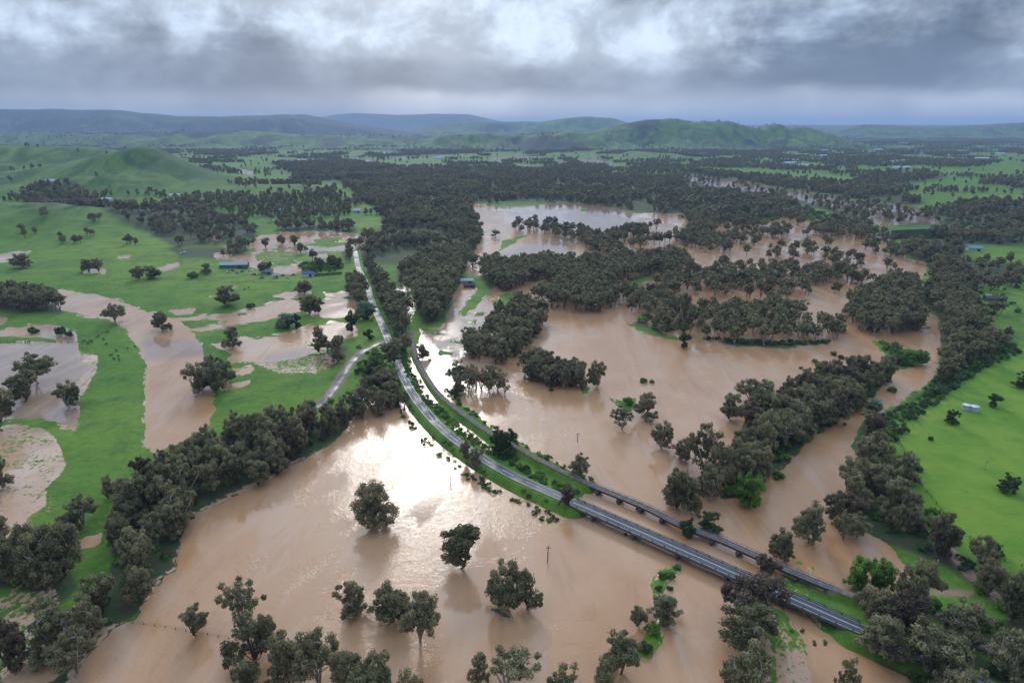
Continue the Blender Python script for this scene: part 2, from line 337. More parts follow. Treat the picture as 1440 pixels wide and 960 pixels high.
class MB:
    def __init__(s): s.v = []; s.f = []; s.mi = []
    def box(s, c, d, rz=0, mi=0, taper=1.0):
        b = len(s.v); ca, sa = math.cos(rz), math.sin(rz)
        for zz, k in ((-1, 1.0), (1, taper)):
            for xx, yy in ((-1, -1), (1, -1), (1, 1), (-1, 1)):
                X = xx * d[0] / 2 * k; Y = yy * d[1] / 2 * k
                s.v.append((c[0] + X * ca - Y * sa, c[1] + X * sa + Y * ca, c[2] + zz * d[2] / 2))
        for q in ((0, 3, 2, 1), (4, 5, 6, 7), (0, 1, 5, 4), (1, 2, 6, 5), (2, 3, 7, 6), (3, 0, 4, 7)):
            s.f.append([b + i for i in q]); s.mi.append(mi)
    def tube(s, pts, rad, n=6, mi=0):
        b = len(s.v); P = [Vector(p) for p in pts]
        for i, p in enumerate(P):
            t = (P[min(i + 1, len(P) - 1)] - P[max(i - 1, 0)]).normalized()
            a = t.orthogonal().normalized(); c = t.cross(a)
            for k in range(n):
                an = 2 * math.pi * k / n; s.v.append(tuple(p + (a * math.cos(an) + c * math.sin(an)) * rad[i]))
        for i in range(len(P) - 1):
            for k in range(n):
                k2 = (k + 1) % n; s.f.append([b + i * n + k, b + i * n + k2, b + (i + 1) * n + k2, b + (i + 1) * n + k]); s.mi.append(mi)
        s.f.append([b + k for k in range(n)][::-1]); s.mi.append(mi)
        s.f.append([b + (len(P) - 1) * n + k for k in range(n)]); s.mi.append(mi)
    def prism(s, prof, y0, y1, mi=0):           # prof in x,z
        b = len(s.v); n = len(prof)
        for y in (y0, y1):
            for x, zz in prof: s.v.append((x, y, zz))
        for k in range(n):
            s.f.append([b + k, b + (k + 1) % n, b + n + (k + 1) % n, b + n + k]); s.mi.append(mi)
        s.f.append([b + k for k in range(n)][::-1]); s.f.append([b + n + k for k in range(n)]); s.mi += [mi, mi]
    def mesh(s, name, mats, smooth=False):
        me = bpy.data.meshes.new(name); me.from_pydata(s.v, [], s.f)
        for m in mats: me.materials.append(m)
        for p, i in zip(me.polygons, s.mi): p.material_index = i; p.use_smooth = smooth
        me.update(); return me

def M(name, col, rough=0.6, spec=0.5, metal=0.0, var=0.15, sc=1.5):
    m = bpy.data.materials.new(name); m.use_nodes = True; g = NT(m.node_tree); b = g.n['Principled BSDF']
    co = g.node('ShaderNodeTexCoord').outputs['Object']
    n = g.noise(co, sc, 6, 0.6)
    c = g.mix(g.ss(n, 0.3, 0.7), tuple(x * (1 - var) for x in col), tuple(min(1, x * (1 + var)) for x in col))
    g.l.new(c, b.inputs['Base Color']); b.inputs['Roughness'].default_value = rough; b.inputs['Specular IOR Level'].default_value = spec; b.inputs['Metallic'].default_value = metal
    bp = g.node('ShaderNodeBump', None, Strength=0.3, Distance=0.02, Height=n); g.l.new(bp.outputs[0], b.inputs['Normal'])
    return m

# ------------------------------------------------------------------ materials
def water_nodes(g, pos, clearf=None):
    """Silty flood water: colour, roughness, normal."""
    big = g.noise(g.scalev(pos, (1, .55, 1)), 0.006, 5, 0.55, 1.2)
    mid = g.noise(g.scalev(pos, (1, .5, 1)), 0.035, 5, 0.6, 0.8)
    col = g.mix(g.ss(g.m('ADD', g.m('MULTIPLY', big, .65), g.m('MULTIPLY', mid, .35)), 0.36, 0.64), WCOL1, WCOL2)
    if clearf is not None: col = g.mix(g.m('MULTIPLY', clearf, .8), col, (0.17, 0.135, 0.115))
    flow = g.noise(g.node('ShaderNodeMapping', None, Vector=pos, Rotation=(0, 0, 0.55), Scale=(1, .16, 1)).outputs[0], 0.05, 6, 0.65, 1.6)
    col = g.mix(g.ss(flow, 0.50, 0.60, 0.0, 0.30), col, (0.44, 0.30, 0.21))
    col = g.mix(g.ss(flow, 0.44, 0.36, 0.0, 0.30), col, (0.25, 0.125, 0.062))
    fleck = g.m('MULTIPLY', g.ss(g.noise(g.scalev(pos, (1, .45, 1)), 0.9, 3, 0.7), 0.70, 0.74), g.ss(g.noise(g.scalev(pos, (1, .3, 1)), 0.02, 5, 0.7, 2.0), 0.56, 0.64))
    col = g.mix(g.m('MULTIPLY', fleck, .7), col, (0.10, 0.075, 0.045))
    rp = g.noise(pos, 0.55, 4, 0.6, 0.6); rp2 = g.noise(g.scalev(pos, (1, 1.6, 1)), 0.12, 3, 0.5, 0.5)
    rp3 = g.noise(g.scalev(pos, (1, 1.8, 1)), 1.6, 3, 0.6, 0.8)
    hgt = g.m('ADD', g.m('MULTIPLY', rp3, 0.35), g.m('ADD', g.m('MULTIPLY', rp, 0.6), g.m('MULTIPLY', rp2, 0.7)))
    patch = g.ss(g.noise(g.scalev(pos, (1, .6, 1)), 0.016, 6, 0.68, 1.8), 0.40, 0.56)
    rough = g.m('ADD', 0.04, g.m('MULTIPLY', patch, 0.10))
    st_ = g.m('ADD', 0.10, g.m('MULTIPLY', patch, 0.75))
    if clearf is not None: st_ = g.m('MULTIPLY', st_, g.m('SUBTRACT', 1.0, clearf))   # sheltered sheets lie calm
    bp = g.node('ShaderNodeBump', None, Strength=st_, Distance=0.21, Height=hgt)
    return col, rough, bp.outputs[0]
WCOL1 = (0.385, 0.192, 0.082); WCOL2 = (0.460, 0.268, 0.144)

def mat_water():
    m = bpy.data.materials.new('silty_water'); m.use_nodes = True; g = NT(m.node_tree); b = g.n['Principled BSDF']
    pos = g.node('ShaderNodeNewGeometry').outputs['Position']
    cf = g.node('ShaderNodeAttribute', dict(attribute_name='clear')).outputs['Fac']
    col, ro, nr = water_nodes(g, pos, cf)
    g.l.new(col, b.inputs['Base Color']); g.l.new(ro, b.inputs['Roughness']); g.l.new(nr, b.inputs['Normal']); b.inputs['IOR'].default_value = 1.34
    b.inputs['Specular IOR Level'].default_value = 0.36
    return m
def mat_ground():
    m = bpy.data.materials.new('pasture'); m.use_nodes = True; g = NT(m.node_tree); b = g.n['Principled BSDF']
    pos = g.node('ShaderNodeNewGeometry').outputs['Position']
    at_ = g.node('ShaderNodeAttribute', dict(attribute_name='cls')); sep = g.node('ShaderNodeSeparateColor', None, i0=at_.outputs['Color'])
    mot, mud, floor = sep.outputs[0], sep.outputs[1], sep.outputs[2]; wood = at_.outputs['Alpha']
    a2 = g.node('ShaderNodeAttribute', dict(attribute_name='hilly')).outputs['Fac']
    big = g.noise(pos, 0.0045, 5, 0.55, 0.5); mid = g.noise(pos, 0.05, 6, 0.65); fine = g.noise(pos, 0.45, 6, 0.7)
    c = g.mix(g.ss(big, 0.35, 0.65), (0.064, 0.152, 0.011), (0.150, 0.222, 0.020))
    c = g.mix(g.m('MULTIPLY', g.ss(mid, 0.42, 0.68), 0.75), c, (0.036, 0.100, 0.012))
    c = g.mix(g.ss(fine, 0.35, 0.8, 0.0, 0.45), c, (0.15, 0.225, 0.045))
    c = g.mix(g.ss(fine, 0.62, 0.25, 0.0, 0.4), c, (0.03, 0.09, 0.012))
    ero = g.noise(g.scalev(pos, (1, .4, 1)), 0.010, 8, 0.74, 1.6)
    hc = g.mix(g.ss(ero, 0.40, 0.60), (0.032, 0.078, 0.016), (0.105, 0.168, 0.034))
    hc = g.mix(g.ss(mid, 0.55, 0.75, 0.0, 0.5), hc, (0.085, 0.095, 0.045))
    c = g.mix(a2, c, hc)
    lush = g.node('ShaderNodeAttribute', dict(attribute_name='lush')).outputs['Fac']
    c = g.mix(g.m('MULTIPLY', lush, 0.75), c, g.mix(g.ss(mid, 0.35, 0.65), (0.100, 0.200, 0.016), (0.190, 0.275, 0.028)))
    # bare and dry scrapes
    rag = g.noise(g.scalev(pos, (1, .6, 1)), 0.09, 8, 0.75, 0.6)
    c = g.mix(g.ss(rag, 0.56, 0.72, 0.0, 0.55), c, (0.115, 0.135, 0.040))
    c = g.mix(g.ss(rag, 0.44, 0.30, 0.0, 0.55), c, (0.022, 0.070, 0.010))
    c = g.mix(g.m('MULTIPLY', g.ss(g.noise(pos, 0.02, 6, 0.7, 1.0), 0.66, 0.76), 0.7), c, (0.16, 0.17, 0.07))
    wn = g.noise(pos, 0.0028, 6, 0.68, 0.6)
    wd = g.ss(g.m('ADD', wn, g.m('MULTIPLY', wood, 0.30)), 0.66, 0.74)
    c = g.mix(g.m('MULTIPLY', wd, g.ss(wood, 0.0, 0.3)), c, (0.020, 0.036, 0.020))
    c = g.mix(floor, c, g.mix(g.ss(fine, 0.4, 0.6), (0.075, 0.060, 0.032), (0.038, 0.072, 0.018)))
    c = g.mix(mud, c, g.mix(mid, (0.30, 0.18, 0.11), (0.22, 0.15, 0.09)))
    thr = g.m('SUBTRACT', 1.0, mot)
    sp = g.m('ADD', g.m('MULTIPLY', g.noise(g.scalev(pos, (1, .7, 1)), 0.75, 5, 0.72), 0.6), g.m('MULTIPLY', g.noise(pos, 0.06, 4, 0.6), 0.4))
    wet = g.m('MULTIPLY', g.ss(g.m('SUBTRACT', sp, g.m('MULTIPLY', thr, 0.62)), 0.16, 0.22), g.ss(mot, 0.04, 0.12))
    bump = g.node('ShaderNodeBump', None, Strength=0.8, Distance=0.5, Height=g.m('ADD', fine, g.m('MULTIPLY', mid, 1.5)))
    g.l.new(c, b.inputs['Base Color']); b.inputs['Roughness'].default_value = 0.9; b.inputs['Specular IOR Level'].default_value = 0.2; g.l.new(bump.outputs[0], b.inputs['Normal'])
    wb = g.node('ShaderNodeBsdfPrincipled'); col, ro, nr = water_nodes(g, pos)
    g.l.new(g.mix(0.35, col, (0.50, 0.33, 0.22)), wb.inputs['Base Color']); g.l.new(ro, wb.inputs['Roughness']); g.l.new(nr, wb.inputs['Normal']); wb.inputs['IOR'].default_value = 1.34
    mx = g.node('ShaderNodeMixShader', None, i0=wet, i1=b.outputs[0], i2=wb.outputs[0])
    g.l.new(mx.outputs[0], g.n['Material Output'].inputs[0])
    return m
def mat_leaf(name, dark, light, hue=(0.05, 0.05, 0.03), rough=0.55):
    m = bpy.data.materials.new(name); m.use_nodes = True; g = NT(m.node_tree); b = g.n['Principled BSDF']
    tone = g.node('ShaderNodeAttribute', dict(attribute_name='tone')).outputs['Fac']
    rnd = g.node('ShaderNodeObjectInfo').outputs['Random']
    c = g.mix(g.m('POWER', tone, 1.3), dark, light)
    c = g.mix(g.m('MULTIPLY', g.ss(rnd, 0.2, 1.0), 0.5), c, hue)
    wp = g.node('ShaderNodeNewGeometry').outputs['Position']; sp_ = g.noise(wp, 0.013, 4, 0.6)
    c = g.mix(g.ss(sp_, 0.42, 0.66, 0.0, 0.5), c, g.mix(tone, tuple(x * 1.3 for x in dark), tuple(min(1, x * 1.35) for x in light)))
    c = g.mix(g.ss(rnd, 0.0, 0.5, 0.35, 0.0), c, tuple(x * 0.5 for x in dark))
    g.l.new(c, b.inputs['Base Color']); b.inputs['Roughness'].default_value = rough; b.inputs['Specular IOR Level'].default_value = 0.3
    tr = g.node('ShaderNodeBsdfTranslucent', None, Color=c)
    mx = g.node('ShaderNodeMixShader', None, i0=0.38, i1=b.outputs[0], i2=tr.outputs[0])
    g.l.new(mx.outputs[0], g.n['Material Output'].inputs[0])
    return m
WATERM = mat_water(); GROUND = mat_ground()
LEAF = mat_leaf('eucalypt_leaf', (0.088, 0.086, 0.032), (0.385, 0.345, 0.165), (0.28, 0.215, 0.115))
LEAFG = mat_leaf('bright_leaf', (0.070, 0.150, 0.014), (0.240, 0.400, 0.045), (0.07, 0.15, 0.03))
LEAFD = mat_leaf('shrub_leaf', (0.035, 0.070, 0.018), (0.125, 0.200, 0.055), (0.035, 0.07, 0.02))
LEAFB = mat_leaf('rusty_leaf', (0.070, 0.050, 0.028), (0.250, 0.180, 0.110), (0.09, 0.06, 0.045))
LEAFW = mat_leaf('willow_leaf', (0.12, 0.19, 0.085), (0.30, 0.40, 0.21), (0.22, 0.31, 0.15))
BARK = M('bark', (0.115, 0.085, 0.065), 0.85, 0.2, 0, 0.35, 1.2)
PALE = M('pale_bark', (0.36, 0.30, 0.25), 0.8, 0.2, 0, 0.3, 1.2)
def mat_asphalt():
    m = bpy.data.materials.new('wet_asphalt'); m.use_nodes = True; g = NT(m.node_tree); b = g.n['Principled BSDF']
    pos = g.node('ShaderNodeNewGeometry').outputs['Position']
    n = g.noise(pos, 0.9, 6, 0.65); n2 = g.noise(pos, 0.12, 4, 0.6)
    g.l.new(g.mix(n, (0.030, 0.032, 0.037), (0.066, 0.069, 0.076)), b.inputs['Base Color'])
    g.l.new(g.ss(n2, 0.35, 0.65, 0.42, 0.68), b.inputs['Roughness']); b.inputs['Specular IOR Level'].default_value = 0.32
    bp = g.node('ShaderNodeBump', None, Strength=0.25, Distance=0.03, Height=n); g.l.new(bp.outputs[0], b.inputs['Normal'])
    return m
ASPH = mat_asphalt(); WHITE = M('road_paint', (0.5, 0.5, 0.49), 0.5, 0.5, 0, 0.08, 0.5)
CONC = M('concrete', (0.11, 0.107, 0.105), 0.8, 0.3, 0, 0.25, 0.6); CONCD = M('old_concrete', (0.10, 0.095, 0.09), 0.85, 0.3, 0, 0.3, 0.5)
STEEL = M('dark_steel', (0.07, 0.065, 0.065), 0.5, 0.5, 0.4, 0.2, 2); REDST = M('red_steel', (0.10, 0.045, 0.04), 0.6, 0.4, 0, 0.3, 0.8); BALL = M('ballast', (0.15, 0.115, 0.095), 0.9, 0.2, 0, 0.35, 0.8)
DECKG = M('grey_deck', (0.14, 0.137, 0.14), 0.6, 0.4, 0, 0.2, 0.4); DIRT = M('dirt_verge', (0.26, 0.17, 0.11), 0.9, 0.2, 0, 0.25, 0.3); WOOD = M('weathered_wood', (0.12, 0.09, 0.07), 0.9, 0.2, 0, 0.3, 3)

# ------------------------------------------------------------------ stands of trees: base outlines, spacing (m), height range, kind, label
KG = 'gum'
STANDS = [
 ('belt_near', [(60,985),(10,960),(30,915),(90,880),(150,830),(160,790),(155,760),(175,725),(180,700),(205,690),(240,668),(300,632),(350,612),(400,612),(440,596),(480,583),(505,568),(545,556),(560,560),(548,585),(500,598),(478,612),(440,640),(417,655),(367,682),(317,705),(270,725),(262,750),(250,795),(217,828),(195,860),(165,880),(140,925),(110,960),(95,985)], 8.6, (10,15.5), KG, 'dark gum tree crowded in the long belt along the near bank of the lake', 'gum trees of the long belt between paddocks and lake'),
 ('belt_left', [(-30,790),(20,780),(60,790),(95,800),(110,830),(85,850),(30,830),(-30,830)], 9.5, (12,18), KG, 'dark gum tree in the knot at the muddy paddock corner', 'gum trees knotted at the muddy paddock corner'),
 ('grove_left', [(-60,418),(0,420),(50,422),(85,432),(88,440),(40,442),(0,438),(-60,436)], 9, (13,17), KG, 'gum tree in the dense dark grove at the head of the oxbow', 'gum trees of the grove by the oxbow'),
 ('road_w', [(487,398),(503,396),(512,415),(517,432),(505,436),(493,425)], 8, (11,15), KG, 'gum tree lining the near side of the wet road', 'gum trees on the near side of the road'),
 ('road_e', [(515,378),(530,388),(548,412),(572,440),(578,470),(580,492),(565,500),(552,478),(540,448),(530,425),(520,400)], 8, (11,16), KG, 'gum tree in the strip between road and railway', 'gum trees between road and railway'),
 ('junction', [(455,500),(478,488),(488,492),(468,520),(456,515)], 9, (8,12), KG, 'gum tree beside the side road junction', 'gum trees at the side road junction'),
 ('causeway', [(520,540),(560,528),(590,560),(592,590),(560,580),(530,575),(500,560)], 6.5, (8,12), 'sparse', 'thin gum tree standing in glaring floodwater below the causeway', 'thin gum trees in the glare below the road'),
 ('block_mid', [(585,372),(655,362),(650,392),(636,420),(624,450),(600,458),(588,440),(582,400)], 8.5, (13,18), KG, 'gum tree in the dark block between railway and drowned strip', 'gum trees of the block beside the railway'),
 ('lake_n', [(650,488),(690,470),(705,445),(745,432),(768,445),(765,462),(745,482),(722,505),(700,522),(665,510)], 9.6, (12,17), KG, 'gum tree in the wooded spit above the middle lake', 'gum trees of the spit above the middle lake'),
 ('lake_w', [(625,535),(660,538),(700,545),(722,548),(715,560),(680,560),(640,558)], 8, (11,15), 'sparse', 'thin gum tree standing in glaring water west of the middle lake', 'thin gum trees in the glare west of the lake'),
 ('lake_row', [(735,522),(752,514),(800,530),(822,540),(818,550),(780,545),(745,535)], 5.2, (12,15), KG, 'gum tree in the straight row reaching into the middle lake', 'gum trees of the row reaching into the lake'),
 ('island', [(1070,590),(1100,565),(1130,548),(1200,530),(1245,530),(1240,548),(1200,582),(1167,597),(1133,622),(1107,655),(1075,680),(1060,700),(1000,705),(985,715),(975,705),(1010,670),(1040,640)], 9.2, (11,18), KG, 'gum tree on the long wooded island between lake and river', 'gum trees of the long wooded island'),
 ('levee', [(960,450),(1060,452),(1150,460),(1190,468),(1165,483),(1095,488),(1030,485),(970,478)], 10.5, (12,16), 'sparse', 'thin gum tree in the row on the levee behind the lake', 'thin gum trees of the levee row'),
 ('bank_e', [(1240,585),(1265,575),(1290,563),(1345,535),(1400,505),(1425,490),(1420,480),(1380,470),(1345,480),(1325,500),(1322,530),(1300,555),(1272,570),(1215,595),(1202,628)], 8.5, (8,13), KG, 'gum tree on the river bank at the foot of the green hill', 'gum trees along the river bank by the green hill'),
 ('bank_s', [(1205,630),(1240,606),(1246,645),(1258,700),(1292,748),(1328,780),(1375,808),(1440,830),(1500,845),(1500,870),(1400,850),(1340,805),(1290,780),(1250,765),(1210,790),(1150,780),(1120,775),(1150,745),(1185,700),(1208,665)], 10, (9,15), KG, 'gum tree in the riverside wood below the green hill', 'gum trees of the riverside wood'),
 ('corner', [(1215,905),(1240,870),(1300,860),(1370,875),(1440,880),(1540,910),(1540,1040),(1330,1040),(1290,975),(1240,940)], 12, (12,17), KG, 'gum tree in the wood around the road past the bridge', 'gum trees of the wood past the bridge'),
 ('spit_n', [(750,425),(800,402),(815,375),(865,368),(960,365),(975,378),(940,384),(872,398),(850,408),(868,428),(850,440),(790,440)], 9.2, (13,17), KG, 'gum tree in the broad wood behind the middle lake', 'gum trees of the wood behind the lake'),
 ('row_p', [(680,390),(700,378),(770,372),(805,375),(808,395),(790,405),(750,396),(710,412),(690,405)], 8, (13,17), KG, 'gum tree in the row below the brown pond', 'gum trees of the row below the pond'),
 ('east_l', [(1000,445),(1080,440),(1130,440),(1120,452),(1020,452)], 8, (11,15), KG, 'gum tree in the drowned flats before the levee', 'gum trees of the drowned flats'),
 ('river_m', [(1190,425),(1230,410),(1262,400),(1290,420),(1297,465),(1270,475),(1230,475),(1195,460)], 9.5, (12,17), 'sparse', 'thin gum tree standing in the bend of the river', 'thin gum trees in the river bend'),
 ('bank_n', [(1310,395),(1345,390),(1365,420),(1375,450),(1380,470),(1345,480),(1325,490),(1322,450),(1300,425)], 8.5, (10,15), KG, 'gum tree on the far bank of the river bend', 'gum trees on the bank of the bend'),
]
BACK = [ # background stands, all part of the massed forest
 ([(930,385),(1000,375),(1100,385),(1200,385),(1290,365),(1296,420),(1270,400),(1200,445),(1120,455),(1000,452),(930,470),(885,455),(905,420)], 10.5),
 ([(960,248),(1060,258),(1173,280),(1320,303),(1318,318),(1223,316),(1160,296),(1040,268),(960,257)], 19),
 ([(1190,455),(1240,400),(1285,400),(1300,465),(1240,480)], 11.5),
 ([(660,372),(700,366),(700,405),(672,385)], 9.5),
 ([(845,405),(905,408),(925,430),(880,436),(850,430)], 11),
 ([(470,252),(560,245),(660,268),(668,284),(660,295),(680,320),(675,345),(662,365),(640,378),(600,372),(570,372),(530,372),(515,376),(486,360),(495,345),(540,325),(535,300),(500,275)], 8.5),
 ([(380,232),(480,226),(560,238),(700,240),(850,243),(960,262),(1040,275),(1100,287),(1090,300),(960,306),(850,290),(780,284),(700,285),(660,282),(560,262),(480,258),(430,255)], 10),
 ([(735,310),(790,318),(812,322),(850,335),(900,322),(960,318),(1000,345),(1000,365),(960,368),(920,352),(850,362),(815,345),(790,335),(750,327),(710,325)], 8.5),
 ([(960,268),(1040,272),(1100,282),(1145,300),(1110,330),(1060,348),(1020,365),(985,340),(960,305)], 9),
 ([(1000,370),(1080,352),(1180,335),(1255,352),(1272,372),(1258,398),(1235,405),(1200,400),(1190,432),(1120,405),(1060,410),(1000,412),(975,395)], 12.5),
 ([(1165,308),(1210,318),(1240,328),(1262,345),(1180,335),(1130,332)], 9.5),
 ([(880,440),(940,405),(975,405),(1000,430),(965,455),(930,458),(905,450)], 11.5),
 ([(1262,345),(1320,328),(1440,322),(1600,322),(1600,350),(1440,345),(1360,345),(1350,365),(1360,400),(1345,392),(1310,392),(1305,375),(1280,362)], 9),
 ([(1325,318),(1300,300),(1340,290),(1440,285),(1600,280),(1600,322),(1440,322)], 11),
 ([(960,240),(1100,252),(1180,260),(1250,270),(1300,282),(1290,288),(1217,284),(1140,270),(1050,255),(960,246)], 9),
 ([(1180,262),(1230,245),(1290,243),(1330,250),(1290,258),(1230,265)], 13),
 ([(30,285),(60,278),(110,283),(170,297),(240,298),(290,300),(345,312),(362,332),(300,345),(250,350),(215,330),(170,318),(100,300),(50,295)], 12),
 ([(240,352),(300,350),(345,348),(348,356),(310,364),(255,362)], 8),
 ([(390,322),(440,318),(500,322),(500,328),(440,327),(390,326)], 8),
 ([(1350,365),(1440,375),(1440,395),(1400,395),(1365,410)], 16),
 ([(480,352),(500,350),(500,368),(486,368)], 8),
 ([(560,372),(590,372),(585,400),(572,420),(560,400)], 11),
]
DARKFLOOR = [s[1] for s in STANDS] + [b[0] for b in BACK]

# ------------------------------------------------------------------ ground sheet
def build_ground():
    vv = [1080.0]
    while at(720, vv[-1])[1] < 3200: vv.append(vv[-1] - (1.45 if vv[-1] > 330 else 1.0 if vv[-1] > 240 else 0.6))
    rs = [20.0, 50.0, 75.0] + [at(720, v)[1] for v in vv]
    rs = [20.0, 45.0] + [r for r in rs[3:]]
    while rs[-1] < 32000: rs.append(rs[-1] * 1.012)
    # measure r as plan distance ahead
    tt = np.concatenate([np.linspace(-3.6, -1.0, 14)[:-1], np.linspace(-1.0, 1.0, 1000), np.linspace(1.0, 3.6, 14)[1:]])
    ys, ts = np.meshgrid(np.array(rs), tt, indexing='ij')
    x = ys * ts; y = ys.copy()
    X = x.ravel(); Y = y.ravel()
    z, u, v, sm, wd, hz = terrain(X, Y, True)
    n0, n1 = ys.shape
    i = np.arange(n0 * n1).reshape(n0, n1)
    q = np.stack([i[:-1, :-1], i[:-1, 1:], i[1:, 1:], i[1:, :-1]], -1).reshape(-1, 4)
    me = mesh_np('ground', np.stack([X, Y, z], 1), q, [GROUND], True)
    mot = np.zeros(X.shape)
    for p, st, so in MOTTLE: mot = np.maximum(mot, st * np.clip(sdf(p, u, v) / so + 0.5, 0, 1))
    # soggy fringe of every shore
    mot = np.maximum(mot, 0.58 * np.clip(1 - np.abs(sm + 0.5) / 2.2, 0, 1) * fbm(X / 9, Y / 9, 3, 55) * 1.6 * (hz < 2) * (Y < 1500))
    mud = np.zeros(X.shape)
    for p in MUD: mud = np.maximum(mud, np.clip(sdf(p, u, v) / 6 + 0.5, 0, 1))
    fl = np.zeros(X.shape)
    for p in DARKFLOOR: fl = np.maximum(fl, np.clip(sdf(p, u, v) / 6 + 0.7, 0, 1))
    for path, hw in SEG:
        d, _ = segdist(path, X, Y)
        mot = np.where(d < hw + 5, 0, mot); fl = np.where(d < hw + 2.5, fl * 0.2, fl)
    d, _ = segdist(SIDE, X, Y); mud = np.maximum(mud, np.clip(1.2 - np.abs(d - 2.2) / 1.0, 0, 1) * 0.9)
    d, _ = segdist(TRACK, X, Y); mud = np.maximum(mud, np.clip(1.5 - d / 2.0, 0, 1) * 0.8)
    far = np.clip((Y - 1800) / 1500, 0, 1)
    wood = np.clip(wd + 0.35 * far * (hz < 5), 0, 1)
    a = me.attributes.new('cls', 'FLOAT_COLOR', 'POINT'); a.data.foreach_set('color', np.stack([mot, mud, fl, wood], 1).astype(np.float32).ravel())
    lu = np.clip(sdf([(1225,620),(1262,600),(1290,575),(1345,545),(1400,515),(1440,490),(1700,440),(1700,900),(1440,812),(1350,765),(1290,700),(1255,660)], u, v) / 20 + .6, 0, 1)
    lb = me.attributes.new('lush', 'FLOAT', 'POINT'); lb.data.foreach_set('value', lu.astype(np.float32))
    b = me.attributes.new('hilly', 'FLOAT', 'POINT'); b.data.foreach_set('value', np.clip(hz / 22 + far * 0.35, 0, 1).astype(np.float32))
    link('ground', me, kind='structure', label='green pasture, river flats and hills')
build_ground()
def build_water():
    ys = np.concatenate([[22, 60], np.geomspace(80, 3500, 260)]); tt = np.linspace(-3.4, 3.4, 420)
    Y, T = np.meshgrid(ys, tt, indexing='ij'); X = (Y * T).ravel(); Y = Y.ravel(); u, v = topix(X, Y)
    c = np.zeros(X.shape)
    for p in CLEAR: c = np.maximum(c, 0.75 * np.clip(sdf(p, u, v) / 8 + 0.5, 0, 1))
    i = np.arange(X.size).reshape(len(ys), len(tt))
    q = np.stack([i[:-1, :-1], i[:-1, 1:], i[1:, 1:], i[1:, :-1]], -1).reshape(-1, 4)
    me = mesh_np('flood_water', np.stack([X, Y, X * 0], 1), q, [WATERM])
    a = me.attributes.new('clear', 'FLOAT', 'POINT'); a.data.foreach_set('value', c.astype(np.float32))
    link('flood_water', me, kind='structure', label='brown silty floodwater')
build_water()

# ------------------------------------------------------------------ roads, railway, bridges
def frames(path):
    P = [Vector(p) for p in path]; out = []
    for i, p in enumerate(P):
        t = (P[min(i + 1, len(P) - 1)] - P[max(i - 1, 0)]); t.z = 0; t.normalize(); out.append((p, t, Vector((t.y, -t.x, 0))))
    return out
def sweep(path, prof, closed=False, cap=True):     # prof: list of (offset to the right, dz)
    fr = frames(path); V = []; Fc = []; n = len(prof)
    for p, t, r in fr:
        for a, dz in prof: V.append(tuple(p + r * a + Vector((0, 0, dz))))
    for i in range(len(fr) - 1):
        for k in range(n if closed else n - 1):
            k2 = (k + 1) % n; Fc.append([i * n + k, i * n + k2, (i + 1) * n + k2, (i + 1) * n + k])
    if closed and cap:
        Fc.append(list(range(n))[::-1]); Fc.append([(len(fr) - 1) * n + k for k in range(n)])
    return V, Fc
def swept(name, path, prof, mat, parent=None, kind=None, closed=False, label=None):
    V, Fc = sweep(path, prof, closed); me = bpy.data.meshes.new(name); me.from_pydata(V, [], Fc); me.materials.append(mat); me.update()
    return link(name, me, parent, kind=kind, label=label)
def boxprof(a, b, z0, z1): return [(a, z0), (b, z0), (b, z1), (a, z1)]
def crowned(w): return [(-w, -0.06), (-w * .5, 0.0), (0, 0.05), (w * .5, 0.0), (w, -0.06)]
def walk(path, step, start=0.0):
    fr = frames(path); d = -start; out = []
    for i in range(len(fr) - 1):
        a, t, r = fr[i]; b = fr[i + 1][0]; L = (b - a).length
        while d <= L:
            out.append((a.lerp(b, d / L) if d > 0 else a.copy(), t, r)); d += step
        d -= L
    return out
def merge(name, parts, mat, **k):
    V = []; Fc = []
    for v, f in parts:
        b = len(V); V += v; Fc += [[i + b for i in q] for q in f]
    me = bpy.data.meshes.new(name); me.from_pydata(V, [], Fc); me.materials.append(mat); me.update(); return link(name, me, **k)
def dashes(path, off, w, dash, gap, z):
    fr = walk(path, 1.0); parts = []
    per = int(dash + gap)
    for i in range(0, len(fr) - int(dash), per):
        seg = [tuple(f[0]) for f in fr[i:i + int(dash) + 1]]; parts.append(sweep(seg, [(off - w, z), (off + w, z)]))
    return parts
for path, nm in ((ROAD_N, 'north'), (ROAD_S, 'south')):
    swept('road', path, crowned(2.15), ASPH, kind='structure', label='wet two lane highway')
    merge('road_marking', [sweep(path, [(-1.9, .02), (-1.77, .02)]), sweep(path, [(1.77, .02), (1.9, .02)])] + dashes(path, 0, .08, 6, 6, .08), WHITE, kind='structure')
swept('side_road', SIDE, crowned(1.6), ASPH, kind='structure', label='narrow sealed side road')
swept('road_verge', SIDE, [(-2.7, -.13), (-1.65, -.06)], DIRT, kind='structure')
